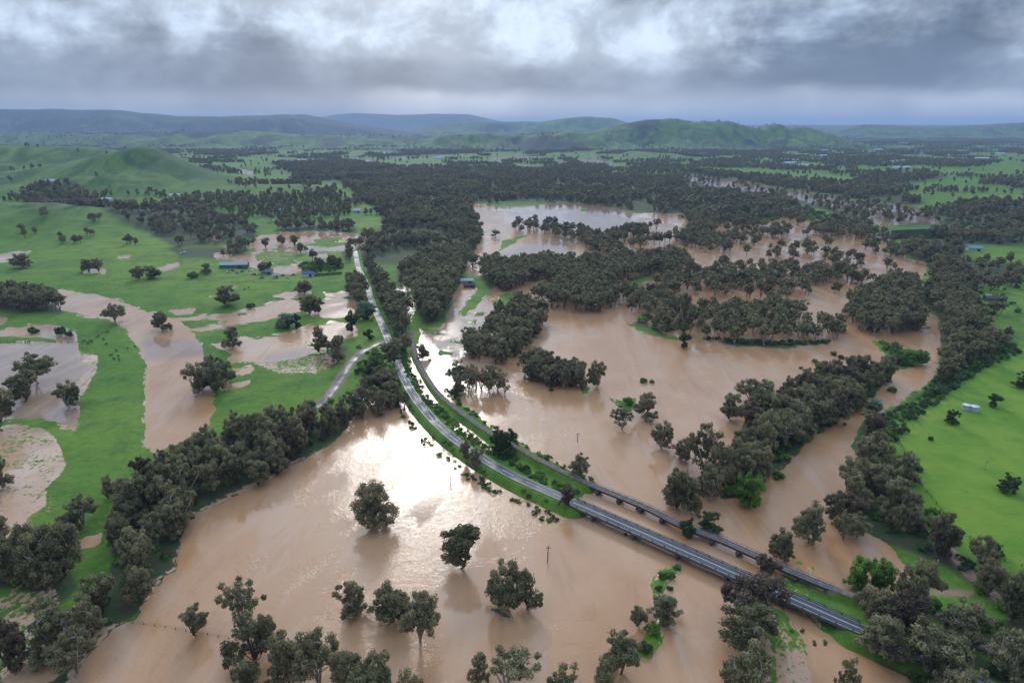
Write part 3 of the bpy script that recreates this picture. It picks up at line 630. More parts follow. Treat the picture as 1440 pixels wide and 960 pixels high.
# road bridge
bt = thing('road_bridge', 'long low concrete road bridge over the flooded river', 'bridge', BR[0])
def rel(path, o): return [(p[0] - o[0], p[1] - o[1], p[2] - o[2]) for p in path]
b0 = rel(BR, BR[0])
swept('deck', b0, boxprof(-2.3, 2.3, -0.50, -0.10), CONC, bt, closed=True)
swept('road_surface', b0, [(-2.05, -.06), (0, 0.02), (2.05, -.06)], ASPH, bt)
merge('lane_marking', [sweep(b0, [(-1.8, .0), (-1.68, .0)]), sweep(b0, [(1.68, .0), (1.8, .0)]), sweep(b0, [(-.16, .04), (-.05, .04)]), sweep(b0, [(.05, .04), (.16, .04)])], WHITE, parent=bt)
for sgn in (-1, 1):
    swept('kerb', b0, boxprof(sgn * 2.15 - .12, sgn * 2.15 + .12, -0.10, 0.16), CONC, bt, closed=True)
    swept('edge_beam', b0, boxprof(sgn * 2.40 - .10, sgn * 2.40 + .10, -0.55, 0.10), CONCD, bt, closed=True)
    swept('guard_rail', b0, boxprof(sgn * 2.2 - .05, sgn * 2.2 + .05, 0.50, 0.66), STEEL, bt, closed=True)
    m = MB()
    for p, t, r in walk(b0, 4.0, 1.0): m.box(tuple(p + r * sgn * 2.2 + Vector((0, 0, 0.36))), (.26, .18, 0.60), math.atan2(t.y, t.x))
    link('rail_post', m.mesh('rail_post', [STEEL]), bt, kind='stuff')
pm = None
for p, t, r in walk(b0, 15.0, 6.0):
    if pm is None:
        m = MB(); m.box((0, 0, -1.15), (1.0, 5.0, 0.7)); 
        for yy in (-1.7, 0, 1.7): m.tube([(0, yy, -4.5), (0, yy, -1.3)], [.45, .45], 8)
        pm = m.mesh('pier', [CONCD])
    o = link('pier', pm, bt, p); o.rotation_euler.z = math.atan2(t.y, t.x)
# railway
swept('railway_formation', RAIL_N, [(-1.25, -.14), (-.8, .08), (.8, .08), (1.25, -.14)], BALL, kind='structure', label='old railway bed of brown ballast')
swept('railway_formation', RAIL_S, [(-1.25, -.14), (-.8, .08), (.8, .08), (1.25, -.14)], BALL, kind='structure')
swept('dirt_track', [(p[0], p[1], gz(p[0], p[1]) + .12) for p in TRACK], [(-1.8, 0), (1.8, 0)], DIRT, kind='structure')
rt = thing('rail_bridge', 'narrow grey rail bridge on dark piers beside the road bridge', 'bridge', RAILB[0])
r0 = rel(RAILB, RAILB[0])
swept('deck', r0, boxprof(-1.25, 1.25, -0.35, 0.0), DECKG, rt, closed=True)
swept('ballast_trough', r0, boxprof(-.8, .8, 0.0, 0.06), BALL, rt, closed=True)
for sgn in (-1, 1):
    swept('girder', r0, boxprof(sgn * .95 - .10, sgn * .95 + .10, -1.0, -0.35), REDST if sgn > 0 else STEEL, rt, closed=True)
    swept('hand_rail', r0, boxprof(sgn * 1.2 - .04, sgn * 1.2 + .04, 0.45, 0.55), DECKG, rt, closed=True)
    swept('running_rail', r0, boxprof(sgn * 0.52 - .03, sgn * 0.52 + .03, 0.06, 0.16), STEEL, rt, closed=True)
    m = MB()
    for p, t, r in walk(r0, 3.0): m.box(tuple(p + r * sgn * 1.2 + Vector((0, 0, .25))), (.10, .10, .46), math.atan2(t.y, t.x))
    link('rail_post', m.mesh('rail_post', [DECKG]), rt, kind='stuff')
pm = None
for p, t, r in walk(r0, 8.5, 4.0):
    if pm is None:
        m = MB(); m.box((0, 0, -1.46), (1.1, 3.2, 0.9)); m.box((0, 0, -3.6), (0.8, 2.6, 2.9)); pm = m.mesh('pier', [CONCD])
    o = link('pier', pm, rt, p); o.rotation_euler.z = math.atan2(t.y, t.x)

# ------------------------------------------------------------------ tree prototypes
def leaves(rng, cen, rad, per, size, flat=0.7, tone=None, shell=0.45):
    nc = len(cen); N = nc * per
    ci = np.repeat(np.arange(nc), per)
    d = rng.normal(size=(N, 3)); d /= np.linalg.norm(d, axis=1)[:, None]
    rr = (shell + (1 - shell) * rng.random(N) ** 0.7) * (0.8 + 0.4 * rng.random(N))
    off = d * rr[:, None] * rad[ci][:, None]; off[:, 2] *= flat
    p = cen[ci] + off
    nrm = d * 0.9 + rng.normal(size=(N, 3)) * 0.55 + np.array([0, 0, 0.35]); nrm /= np.linalg.norm(nrm, axis=1)[:, None]
    a = np.cross(nrm, rng.normal(size=(N, 3))); a /= np.linalg.norm(a, axis=1)[:, None]; b = np.cross(nrm, a)
    s = size * (0.55 + 0.8 * rng.random(N)); l = s * (1.1 + 0.6 * rng.random(N))
    V = np.stack([p - a * l[:, None] * .5, p - b * s[:, None] * .42, p + a * l[:, None] * .5, p + b * s[:, None] * .42], 1)
    V += rng.normal(size=V.shape) * size * 0.10
    ct = rng.random(nc) if tone is None else tone
    ft = np.clip(ct[ci] * 0.55 + rng.random(N) * 0.45, 0, 1)
    return V.reshape(-1, 3), np.arange(N * 4).reshape(-1, 4), ft
def crown_mesh(name, V, Q, tone, mat):
    me = mesh_np(name, V, Q, [mat]); a = me.attributes.new('tone', 'FLOAT', 'FACE'); a.data.foreach_set('value', tone.astype(np.float32)); return me
def gum(seed, H=15., W=12., nc=34, per=200, size=.38, sparse=False, mat=LEAF, bark=BARK, low=0.36, cr=(.085, .145), sides=6):
    rng = np.random.default_rng(seed); lean = rng.normal(size=2) * 0.04 * H
    fork = H * (0.16 + 0.12 * rng.random())
    limbs = []; m = MB()
    f = np.array([lean[0] * .3, lean[1] * .3, fork])
    m.tube([(0, 0, -1.5), (0, 0, 0.2), tuple(f * .5), tuple(f)], [H * .034, H * .028, H * .024, H * .022], sides)
    nl = rng.integers(3, 6); nodes = [f]
    a0 = rng.random() * 6.28
    for k in range(nl):
        an = a0 + k * 6.283 / nl + rng.normal() * .3; rad = W * (.14 + .20 * rng.random()); top = H * (.55 + .25 * rng.random())
        p1 = f + np.array([math.cos(an) * rad * .45, math.sin(an) * rad * .45, (top - fork) * .5]); p2 = np.array([lean[0] + math.cos(an) * rad, lean[1] + math.sin(an) * rad, top])
        m.tube([tuple(f), tuple(p1), tuple(p2)], [H * .017, H * .012, H * .006], max(4, sides - 1)); nodes += [p1, (p1 + p2) / 2, p2]
    nodes = np.array(nodes)
    C_ = []; tries = 0; Rr = []
    # big masses first, so the outline has lobes and gaps
    lob = []
    nlob = 5 + int(rng.integers(0, 4)) if not sparse else 5
    for k in range(nlob):
        an = rng.random() * 6.28; q = rng.random() ** .6
        lob.append((lean[0] + math.cos(an) * q * W * .27, lean[1] + math.sin(an) * q * W * .27, H * (low + .04 + rng.random() * (.72 - low)), W * (.17 + .12 * rng.random())))
    lob.append((lean[0], lean[1], H * .72, W * .28))
    while len(C_) < nc and tries < 4000:
        tries += 1
        L = lob[int(rng.integers(0, len(lob)))]
        d = rng.normal(size=3); d /= np.linalg.norm(d); q = rng.random() ** .4
        c = np.array(L[:3]) + d * q * L[3] * np.array([1, 1, .75])
        if c[2] < H * low or c[2] > H * .97: continue
        r = W * (cr[0] * .62 + (cr[1] - cr[0]) * rng.random())
        if all(np.linalg.norm(c - e) > (r + q2) * (.56 if not sparse else .8) for e, q2 in zip(C_, Rr)): C_.append(c); Rr.append(r)
    C_ = np.array(C_); Rr = np.array(Rr)
    for c in C_:
        k = np.argmin(np.linalg.norm(nodes - c, axis=1) + 4 * (nodes[:, 2] > c[2])); s_ = nodes[k]; mid = (s_ + c) / 2 + rng.normal(size=3) * .2 - np.array([0, 0, .2])
        m.tube([tuple(s_), tuple(mid), tuple(c)], [H * .007, H * .005, H * .002], 4)
    V, Q, tn = leaves(rng, C_, Rr, per, size, .85, shell=.35 if not sparse else .25)
    cx_, cy_ = (np.percentile(V[:, 0], 2) + np.percentile(V[:, 0], 98)) / 2, (np.percentile(V[:, 1], 2) + np.percentile(V[:, 1], 98)) / 2
    kx = W / (np.percentile(V[:, 0], 98.5) - np.percentile(V[:, 0], 1.5)); ky = W / (np.percentile(V[:, 1], 98.5) - np.percentile(V[:, 1], 1.5))
    zl = np.percentile(V[:, 2], 1.5); kz = (H - H * low * .45) / (V[:, 2].max() - zl); zo = H * low * .45
    def fit(p):
        z0 = p[:, 2]; b_ = np.clip(z0 / (fork + 1e-6), 0, 1)
        q = p.copy(); q[:, 0] = p[:, 0] * (1 + (kx - 1) * b_) - cx_ * kx * b_; q[:, 1] = p[:, 1] * (1 + (ky - 1) * b_) - cy_ * ky * b_
        zt = zo + (z0 - zl) * kz; zf = zo + (fork - zl) * kz; zf = max(zf, H * .06)
        q[:, 2] = np.where(z0 < fork, np.where(z0 < 0, z0, z0 * zf / fork), zf + (z0 - fork) * (H - zf) / (V0m - fork)); return q
    V0m = V[:, 2].max(); V = np.where(V[:, 2:3] < fork, V * [1, 1, 1], V); V = fit(V); m.v = [tuple(q) for q in fit(np.array(m.v))]
    return m.mesh('trunk', [bark], True), crown_mesh('crown', V, Q, tn, mat)
def bush(seed, per=90, size=.34, nc=16, mat=LEAFD, H=3.0, W=4.0):
    rng = np.random.default_rng(seed); C_ = []
    for k in range(nc):
        an = rng.random() * 6.28; q = rng.random() ** .5; C_.append((math.cos(an) * q * W * .36, math.sin(an) * q * W * .36, H * (.22 + .52 * rng.random() * (1 - q * .5))))
    C_ = np.array(C_); Rr = W * (.12 + .10 * rng.random(nc)); V, Q, tn = leaves(rng, C_, Rr, per, size, .8)
    V[:, 2] = np.maximum(V[:, 2], 0.02)
    m = MB()
    for c in C_[:6]: m.tube([(0, 0, -.6), tuple(c * .5), tuple(c)], [.07, .05, .02], 4)
    return m.mesh('stem', [BARK]), crown_mesh('foliage', V, Q, tn, mat)
def dead(seed, H=9., bark=PALE, n=7):
    rng = np.random.default_rng(seed); m = MB()
    def br(p, d, L, r, lv):
        q1 = p + d * L * .5 + rng.normal(size=3) * L * .06; q2 = q1 + (d + rng.normal(size=3) * .22) * L * .5
        m.tube([tuple(p), tuple(q1), tuple(q2)], [r, r * .75, r * .45], 5)
        if lv > 0:
            for k in range(3 if lv > 1 else 2):
                e = d + rng.normal(size=3) * .75; e[2] = abs(e[2]) * .8 + .15; e /= np.linalg.norm(e); br(q1 if k == 0 else q2, e, L * (.5 + .25 * rng.random()), r * .5, lv - 1)
    br(np.array([0, 0, -1.]), np.array([0.05, 0, 1.]), H * .5, H * .035, 3)
    return m.mesh('trunk', [bark], True)

PR = {}
PR['gum'] = [gum(s, 15, 12, nc, 150, .36, low=lw, bark=PALE if s % 2 else BARK) for s, nc, lw in ((1, 58, .24), (2, 50, .30), (3, 64, .20), (4, 50, .27), (5, 56, .25), (6, 62, .20))]
PR['round'] = [gum(s, 15, 13, 70, 150, .35, low=.20, cr=(.095, .145)) for s in (11, 12, 13)]
PR['sparse'] = [gum(s, 15, 11, 36, 90, .38, sparse=True, low=.40, cr=(.09, .14), bark=PALE) for s in (21, 22, 23)]
PR['rusty'] = [gum(s, 15, 13, 60, 180, .37, mat=LEAFB, low=.25) for s in (31, 32)]
PR['willow'] = [gum(s, 10, 12, 60, 200, .33, mat=LEAFG, low=.10) for s in (41, 42)]
PR['pale'] = [gum(51, 10, 12, 80, 170, .33, mat=LEAFW, low=.06)]
PR['dark'] = [gum(s, 12, 11, 60, 190, .34, mat=LEAFD, low=.10) for s in (61, 62)]
PR['bush'] = [bush(s) for s in (71, 72, 73)]
PR['gbush'] = [bush(s, mat=LEAFG) for s in (81, 82)]
PR['dead'] = [(dead(91), None), (dead(92, bark=BARK), None)]
PH = dict(gum=15, round=15, sparse=15, rusty=15, willow=10, pale=10, dark=12, bush=3.0, gbush=3.0, dead=9)
PWD = dict(gum=12, round=13, sparse=11, rusty=13, willow=12, pale=12, dark=11, bush=4.0, gbush=4.0, dead=8)
NAME = dict(gum='gum_tree', round='gum_tree', sparse='gum_tree', rusty='gum_tree', willow='willow_tree', pale='willow_tree', dark='dark_tree', bush='bush', gbush='bush', dead='dead_tree')
CAT = dict(gum_tree='tree', willow_tree='tree', dark_tree='tree', bush='bush', dead_tree='dead tree')
rnd = random.Random(5)
def plant(x, y, kind, h, w_, label, group=None, z=None, var=None, rz=None):
    z = gz(x, y) if z is None else z
    z = max(z, -0.3)
    pr = PR[kind][rnd.randrange(len(PR[kind])) if var is None else var % len(PR[kind])]
    n = NAME[kind]; o = thing(n, label, CAT[n], (x, y, z), rnd.random() * 6.28 if rz is None else rz, group)
    o.scale = (w_ / PWD[kind],) * 2 + (h / PH[kind],)
    isb = n == 'bush'
    link('stem' if isb else 'trunk', pr[0], o)
    if pr[1]: link('foliage' if isb else 'crown', pr[1], o)
    return o

# ------------------------------------------------------------------ single trees (base u, base v, top v, width, kind, label)
T = [
 (527,740,681,54,'round','broad gum tree alone in the lake, gold reflection beneath it'),
 (649,799,737,50,'gum','gum tree rising from brown water in the middle of the near lake'),
 (712,856,790,54,'gum','fuller left half of the paired gums near the sunken dark log'),
 (741,856,806,46,'gum','lower right half of the paired gums near the sunken dark log'),
 (497,864,815,44,'gum','small gum in open water left of the big twin gums'),
 (552,872,823,54,'gum','broad low gum at the back of the big twin gums'),
 (591,902,826,54,'gum','tall front gum of the big twin gums in the lake'),
 (276,893,852,34,'gum','small slim gum alone beside the drowned fence line'),
 (341,890,816,52,'sparse','tall leaning gum with an open flat crown by the drowned fence'),
 (355,932,866,76,'gum','wide gum with tangled limbs in front of the leaning gum'),
 (350,990,927,52,'gum','gum cut by the lower edge below the tangled gum'),
 (408,965,887,56,'gum','upright gum leading the clump in the near lake'),
 (448,975,884,64,'gum','broad gum at the heart of the near lake clump'),
 (490,990,913,40,'gum','narrow gum on the right edge of the near lake clump'),
 (525,1000,914,60,'round','greenest rounded gum near the lower picture edge'),
 (572,1010,944,54,'gum','low gum crown cut off right of the greenest gum'),
 (673,960,917,30,'gum','narrow gum left of the spreading brown gum at the lower edge'),
 (726,975,910,70,'sparse','spreading brown gum with bare limbs at the lower edge'),
 (795,995,933,50,'sparse','thin brown gum cut off right of the spreading gum'),
 (850,995,932,36,'round','rounded gum crown tucked below the single lake gum'),
 (873,948,890,52,'round','round gum on a pale trunk left of the flooded hedge'),
 (899,882,850,24,'gum','small gum at the head of the flooded hedge'),
 (932,872,837,44,'gum','leaning gum over the flooded hedge'),
 (940,850,838,26,'dead','bare grey tree beside the leaning hedge gum'),
 (817,674,638,30,'gum','gum at the lakeside by the start of the rail bridge'),
 (700,640,604,26,'dark','dark round tree between road and railway'),
 (714,641,602,28,'dark','second dark round tree between road and railway, nearer the rail bridge'),
 (655,650,622,18,'gum','slim gum on the road verge above a gold reflection'),
 (669,660,632,22,'gum','bushy gum on the road verge just below the slim one'),
 (798,719,692,24,'rusty','rusty brown tree at the start of the road bridge'),
 (874,602,569,32,'sparse','bare limbed pale tree beside the green islet'),
 (909,588,553,34,'round','leafy gum behind the pale tree by the green islet'),
 (930,630,590,32,'gum','ragged gum alone in the lake past the green islet'),
 (952,714,660,38,'round','rounded dark gum in water by the tip of the wooded island'),
 (972,722,668,28,'gum','gum close to the tip of the wooded island, right of the rounded one'),
 (1030,592,554,32,'gum','gum alone at the lake end of the wooded island'),
 (1052,569,530,36,'gum','open gum at the upper end of the wooded island'),
 (1073,566,534,26,'gum','gum touching the upper end of the wooded island'),
 (963,648,615,28,'gum','gum in the lake left of the tall grey gum'),
 (990,668,594,54,'sparse','tall grey green gum with open crown in the lake'),
 (1036,642,611,18,'sparse','spindly gum between the grey gum and the island'),
 (1096,785,747,36,'gum','neat gum on a clear trunk in the river by the rail bridge'),
 (1211,828,786,40,'willow','bright green willow in the shallows behind the rail bridge'),
 (1238,828,790,40,'willow','right hand lobe of the bright willow behind the rail bridge'),
 (997,748,720,32,'dark','round green bush tree in the river above the rail bridge'),
 (1053,711,668,38,'willow','bright yellow green willow at the foot of the wooded island'),
 (1078,815,780,30,'rusty','brown tree squeezed between the two bridges'),
 (967,758,728,22,'dark','small dark tree pressed against the rail bridge'),
 (1062,885,815,84,'rusty','huge rusty brown gum leaning over the road bridge'),
 (1048,915,848,68,'gum','dark gum in front of the rusty gum by the bridge'),
 (1046,985,900,72,'gum','massive olive gum at the foot of the bridge trees'),
 (1222,872,826,52,'gum','gum between the railway bank and the end of the road bridge'),
 (1235,925,872,62,'gum','grey green gum hiding the road just past the bridge'),
 (1268,895,840,50,'rusty','brown tinged gum behind the road past the bridge'),
 (1190,985,925,30,'sparse','half bare gum rising from the muddy grass'),
 (1308,958,888,76,'gum','great gum hanging over the road past the bridge'),
 (1353,905,858,62,'gum','wide gum at the end of the dirt track'),
 (1412,965,890,70,'sparse','pale flat topped gum nearest the lower corner'),
 (1337,598,578,18,'dark','round dark tree below the two tanks on the green hill'),
 (1396,574,556,18,'dark','round dark tree right of the two tanks on the green hill'),
 (1416,695,670,26,'dark','dark wind shaped tree low on the green hill'),
 (1438,548,526,24,'dark','dark tree high on the green hill by the picture edge'),
 (1384,664,638,16,'dead','dead leaning tree on the green hill'),
 (1308,622,615,8,'bush','tiny bush on the edge of the green hill'),
 (1275,682,640,34,'gum','grey gum standing clear at the foot of the green hill'),
 (1250,690,640,26,'sparse','thin gum beside the grey gum at the foot of the hill'),
 (163,453,425,28,'gum','wind shaped gum on the upper bank of the oxbow'),
 (229,464,438,26,'round','round gum standing in the oxbow over its brown reflection'),
 (280,552,507,34,'gum','left gum of the dark clump where the oxbow narrows'),
 (303,553,510,34,'gum','middle gum of the dark clump where the oxbow narrows'),
 (298,545,498,30,'gum','rear gum of the dark clump where the oxbow narrows'),
 (320,540,508,24,'gum','right gum of the dark clump where the oxbow narrows'),
 (54,538,493,44,'gum','gum with outflung limbs in the grey pool'),
 (35,564,522,38,'gum','gum with two trunks in the grey pool'),
 (98,572,533,30,'gum','upright gum at the near shore of the grey pool'),
 (4,608,540,40,'gum','tall gum cut by the picture edge at the grey pool'),
 (6,688,645,28,'gum','gum beside the mud flat at the picture edge'),
 (322,431,403,30,'gum','spreading gum alone in the bright paddock'),
 (428,412,393,22,'round','round gum above the pink shallows'),
 (435,443,414,22,'gum','left gum of the close pair in the pink shallows'),
 (447,441,417,18,'gum','right gum of the close pair in the pink shallows'),
 (353,433,424,14,'bush','grey bush on the edge of the upper shallows'),
 (326,490,458,26,'gum','gum at the left tip of the lower shallows'),
 (452,497,458,22,'gum','tall gum in the right half of the lower shallows'),
 (403,462,440,26,'pale','pale grey willow on the green strip between shallows'),
 (417,462,440,14,'dark','small dark tree right of the pale grey willow'),
 (48,468,457,17,'bush','dark bush beside the small brown pool'),
 (86,471,455,16,'bush','round dark bush over the small grey pool'),
 (98,474,462,12,'bush','smaller dark bush right of the round one'),
 (158,704,672,22,'gum','gum standing off the belt in the green paddock'),
 (118,744,697,38,'gum','larger of two gums by the mud scrape'),
 (101,757,722,28,'gum','smaller of two gums by the mud scrape'),
 (30,812,745,56,'gum','dark gum at the outer side of the paddock corner'),
 (62,815,738,60,'gum','biggest dark gum at the paddock corner'),
 (514,451,424,28,'pale','round pale green willow beside the wet road'),
 (125,382,363,20,'gum','left gum of the pair on the sandy patch'),
 (140,383,362,18,'gum','right gum of the pair on the sandy patch'),
 (195,395,376,18,'gum','left gum of the pair in the wide paddock'),
 (214,393,374,24,'gum','right gum of the pair in the wide paddock'),
 (272,392,381,18,'bush','grey bush in the wide paddock'),
 (290,387,371,16,'gum','small gum right of the grey bush'),
 (30,378,358,26,'gum','wide gum beside the narrow creek'),
 (172,388,380,8,'dead','small dead tree in the wide paddock'),
 (162,632,623,6,'dead','broken stump in the green paddock'),
 (838,545,505,24,'gum','gum ending the straight row in the middle lake'),
 (495,468,435,16,'dark','dark tree under the pale willow beside the road'),
 (476,512,474,20,'gum','gum above the bend of the side road'),
 (519,480,464,14,'dark','round dark tree in the fork of the two roads'),
 (524,532,504,26,'dark','dark tree on the green point by the causeway'),
 (553,515,480,28,'gum','gum overhanging the wet road'),
 (595,505,482,18,'gum','thin gum in the glare beside the railway'),
 (640,560,545,14,'dark','low dark tree where the railway meets the lake'),
 (958,470,400+8,28,'gum','tall dark gum among the green willows behind the lake'),
 (962,489,466,16,'dark','drowned leafy tree at the lake side of the levee'),
 (1068,440,420,20,'willow','bright green willow in the drowned flats'),
 (1100,438,420,22,'willow','bright green willow right of its twin in the drowned flats'),
 (1118,436,422,18,'willow','low bright willow at the end of the drowned flats'),
 (1135,470,453,20,'willow','green willow on the bank below the river bend'),
 (1175,466,452,24,'willow','pale green willow where the flats meet the river'),
 (1288,512,492,30,'willow','bright green shrubby willow on the river islet'),
 (1268,512,500,24,'dark','dark shrubby tree on the river islet'),
 (1228,580,560,22,'pale','pale shrub drooping into the river'),
 (1285,462,440,30,'gum','full gum on the bank at the head of the river islet'),
 (1215,302+5,292,12,'round','round gum alone in the bright far reach of the river'),
 (1250,306,297,12,'gum','small gum alone in the far bright reach'),
 (697,333,322,12,'round','small round gum in the brown pond'),
]
NEAR = []
for i, (u, vb, vt, wp, kind, lab) in enumerate(T):
    x, y = at(u, vb); z = gz(x, y); z = max(z, 0)
    h = max(height_px(y, vt) - 0, 1.0); wd = .92 * wp * (y * CP + HC * SP) / F
    NEAR.append((x, y, wd / 2)); plant(x, y, kind, h, wd, lab, z=z, var=i)

B = [ # bushes: u, v, width px, kind, label
 (775,511+38,8,'bush','tiny dark bush near the straight row of gums'),(905,537,12,'gbush','larger of two green bushes in the middle lake'),(917,538,8,'gbush','smaller of two green bushes in the middle lake'),
 (882,569,18,'gbush','green bush crowning the islet'),(951,662,9,'gbush','small green bush in the lake beside the grey gum'),(1146,509,9,'gbush','small round green bush in the open lake'),(1126,518,6,'bush','tiny green tuft in the open lake'),
 (1172,499,10,'bush','dark bush in the lake off the levee end'),(1183,504,10,'bush','green bush beside the dark bush off the levee end'),(1082,543,14,'gbush','bright green bush at the upper end of the wooded island'),
 (1094,672,18,'gbush','green bush on the riverside of the wooded island'),(930,812,15,'gbush','green bush at the top of the flooded hedge'),(943,812,16,'gbush','dense green bush in the flooded hedge'),(953,800,12,'gbush','outermost green bush of the flooded hedge'),(926,830,12,'bush','drowning green bush in the flooded hedge'),(942,828,10,'bush','thin bush in the gap of the flooded hedge'),
 (918,890,26,'gbush','rank green bush under the leaning hedge gum'),(906,915,24,'bush','last dark green bush of the flooded hedge'),(1255,543+8,14,'gbush','green bush at the river side of the islet'),(1290,665,14,'bush','low dark bush below the grey gum by the hill'),
 (760,683,8,'bush','rusty bush on the road bank'),(1250,738,10,'bush','small green bush under the riverside wood'),(1172,828,10,'gbush','bush at the end of the rail bridge'),(1190,935,14,'gbush','fresh green tuft on the muddy bank'),
 (1310,860,30,'gbush','large yellow green bush by the end of the track'),(1375,885,34,'gbush','broad yellow green bush under the wide gum'),(880,752,6,'bush','tiny bush clinging to the bridge side'),(898,716,9,'bush','bush against the middle of the rail bridge'),
 (1228,465,18,'bush','bush in the river bend shallows'),(1215,545,16,'bush','dark bush at the river edge of the island'),
]
for i, (u, v, wp, kind, lab) in enumerate(B):
    x, y = at(u, v); wd = wp * (y * CP + HC * SP) / F; plant(x, y, kind, wd * .72, wd, lab, var=i, z=max(gz(x, y), -.1))

# ------------------------------------------------------------------ stands: the largest as individuals, the rest massed
rng = np.random.default_rng(7)
def inpoly_pts(poly, spacing, rngl, jit=.42):
    W = np.array([at(*p) for p in poly]); lo = W.min(0) - spacing; hi = W.max(0) + spacing
    c = (lo + hi) / 2; R_ = np.linalg.norm(hi - lo) / 2; n = int(2 * R_ / spacing) + 2
    gx, gy = np.meshgrid(np.arange(n), np.arange(n)); gx = (gx + .5 * (gy % 2)) * spacing - R_; gy = gy * spacing - R_
    gx = gx + rngl.uniform(-jit, jit, gx.shape) * spacing; gy = gy + rngl.uniform(-jit, jit, gy.shape) * spacing
    a = rngl.random() * 3; X = c[0] + gx * math.cos(a) - gy * math.sin(a); Y = c[1] + gx * math.sin(a) + gy * math.cos(a); X = X.ravel(); Y = Y.ravel()
    m = Y > 60; X = X[m]; Y = Y[m]
    u, v = topix(X, Y); k = sdf(poly, u, v) > 0
    return X[k], Y[k]
cand = []
FINE = 0.84
PATHS = [(ROAD_N, 5.5), (ROAD_S, 5.5), (BR, 7), (SIDE, 4), (RAIL_N, 3.2), (RAILB, 5), (RAIL_S, 3.2)]
def clear_of(X, Y):
    k = np.ones(X.shape, bool)
    for p, r in PATHS: k &= segdist(p, X, Y)[0] > r
    return k
for si, (nm, poly, spc, (h0, h1), kind, lab, grp) in enumerate(STANDS):
    X, Y = inpoly_pts(poly, spc * FINE, np.random.default_rng(100 + si)); k = clear_of(X, Y); X = X[k]; Y = Y[k]
    for x, y in zip(X, Y):
        if any((x - a) ** 2 + (y - b) ** 2 < (r * .8) ** 2 for a, b, r in NEAR): continue
        h = h0 + (h1 - h0) * rng.random(); d = y * CP + HC * SP
        cand.append((h / d, x, y, h, kind, lab, grp))
cand.sort(key=lambda c: -c[0])
n_hand = sum(1 for t in T if NAME[t[4]] == 'gum_tree')
N_IND = 300 - n_hand
ind, rest = cand[:N_IND], cand[N_IND:]
PLACE = {
 'belt_near': ('belt by near lake', [(150, 'low corner'), (235, 'by mud scrape'), (300, 'above wide bend'), (370, 'below oxbow end'), (440, 'past oxbow end'), (999, 'near side road')]),
 'belt_left': ('muddy paddock corner knot', []), 'grove_left': ('grove by the oxbow', []), 'road_w': ('row left of the road', []), 'road_e': ('road and railway strip', []),
 'junction': ('clump at the junction', []), 'causeway': ('glare below the causeway', []), 'block_mid': ('block beside the railway', []),
 'lake_n': ('spit above the middle lake', []), 'lake_w': ('glare west of the lake', []), 'lake_row': ('straight row in the lake', []),
 'island': ('long wooded island', [(1060, 'near tip'), (1110, 'near half'), (1160, 'middle'), (1300, 'far end')]), 'levee': ('levee row', [(1060, 'lake end'), (1200, 'river end')]),
 'bank_e': ('bank under the green hill', []), 'bank_s': ('riverside wood', [(1200, 'by the river'), (1270, 'by the muddy shallows'), (1500, 'up the hill foot')]),
 'corner': ('wood past the bridge', [(1320, 'by the road'), (1600, 'by the picture edge')]), 'spit_n': ('wood behind the lake', []), 'row_p': ('row below the pond', []),
 'east_l': ('drowned flats', []), 'river_m': ('river bend', []), 'bank_n': ('bank of the bend', [])}
ORD = ['first', 'second', 'third', 'fourth', 'fifth', 'sixth', 'seventh', 'eighth', 'ninth', 'tenth', 'eleventh', 'twelfth', 'thirteenth', 'fourteenth', 'fifteenth', 'sixteenth', 'seventeenth', 'eighteenth', 'nineteenth', 'twentieth', 'twenty first', 'twenty second']
GN = {s_[6]: s_[0] for s_ in STANDS}
rows = []
for s_, x, y, h, kind, lab, grp in ind:
    kk = kind if rnd.random() > .14 else ('rusty' if kind == 'gum' else 'gum'); u, v = topix(x, y)
    pl, segs = PLACE[GN[grp]]; sg = next((t_ for q, t_ in segs if u < q), '')
    size = 'tall' if h > 15.5 else ('low' if h < 12.5 else 'middling'); tone = {'gum': 'green', 'rusty': 'brownish', 'sparse': 'thin'}[kk]
    rows.append([(size, tone, pl, sg), float(u), x, y, h, kk, grp])
bk = {}
for r_ in rows: bk.setdefault(r_[0], []).append(r_)
for L in bk.values():
    L.sort(key=lambda q: q[1])
    for i, r_ in enumerate(L):
        size, tone, pl, sg = r_[0]; o_ = '' if len(L) == 1 else ', %s from left' % (ORD[min(i, 21)])
        r_.append('%s %s gum in the %s%s%s' % (size, tone, pl, ' ' + sg if sg else '', o_))
zz = terrain(np.array([c[2] for c in rows]), np.array([c[3] for c in rows]))
for (key, u, x, y, h, kk, grp, lab), z_ in zip(rows, zz):
    plant(x, y, kk, h * (1.0 if y < 260 else .86), h * ((.46 if y < 260 else .42) + .22 * rnd.random()), lab, grp, z=float(z_))

# massed forest ------------------------------------------------------
pts = [[c[1], c[2], c[3], 0 if c[4] == 'gum' else 1] for c in rest]
for bi, (poly, spc) in enumerate(BACK):
    X, Y = inpoly_pts(poly, spc * .90, np.random.default_rng(300 + bi)); k = clear_of(X, Y) & (rng.random(X.shape) > .12) & ((np.mean([q[0] for q in poly]) < 800) | (np.abs(fbm(X / 75, Y / 75, 4, 19) - .5) > .020)) & (fbm(X / 34, Y / 34, 5, 8) > (0.478 if spc > 8.8 and bi > 5 else 0.45))
    for x, y in zip(X[k], Y[k]): pts.append([x, y, 8.5 + 7.5 * rng.random(), 0])
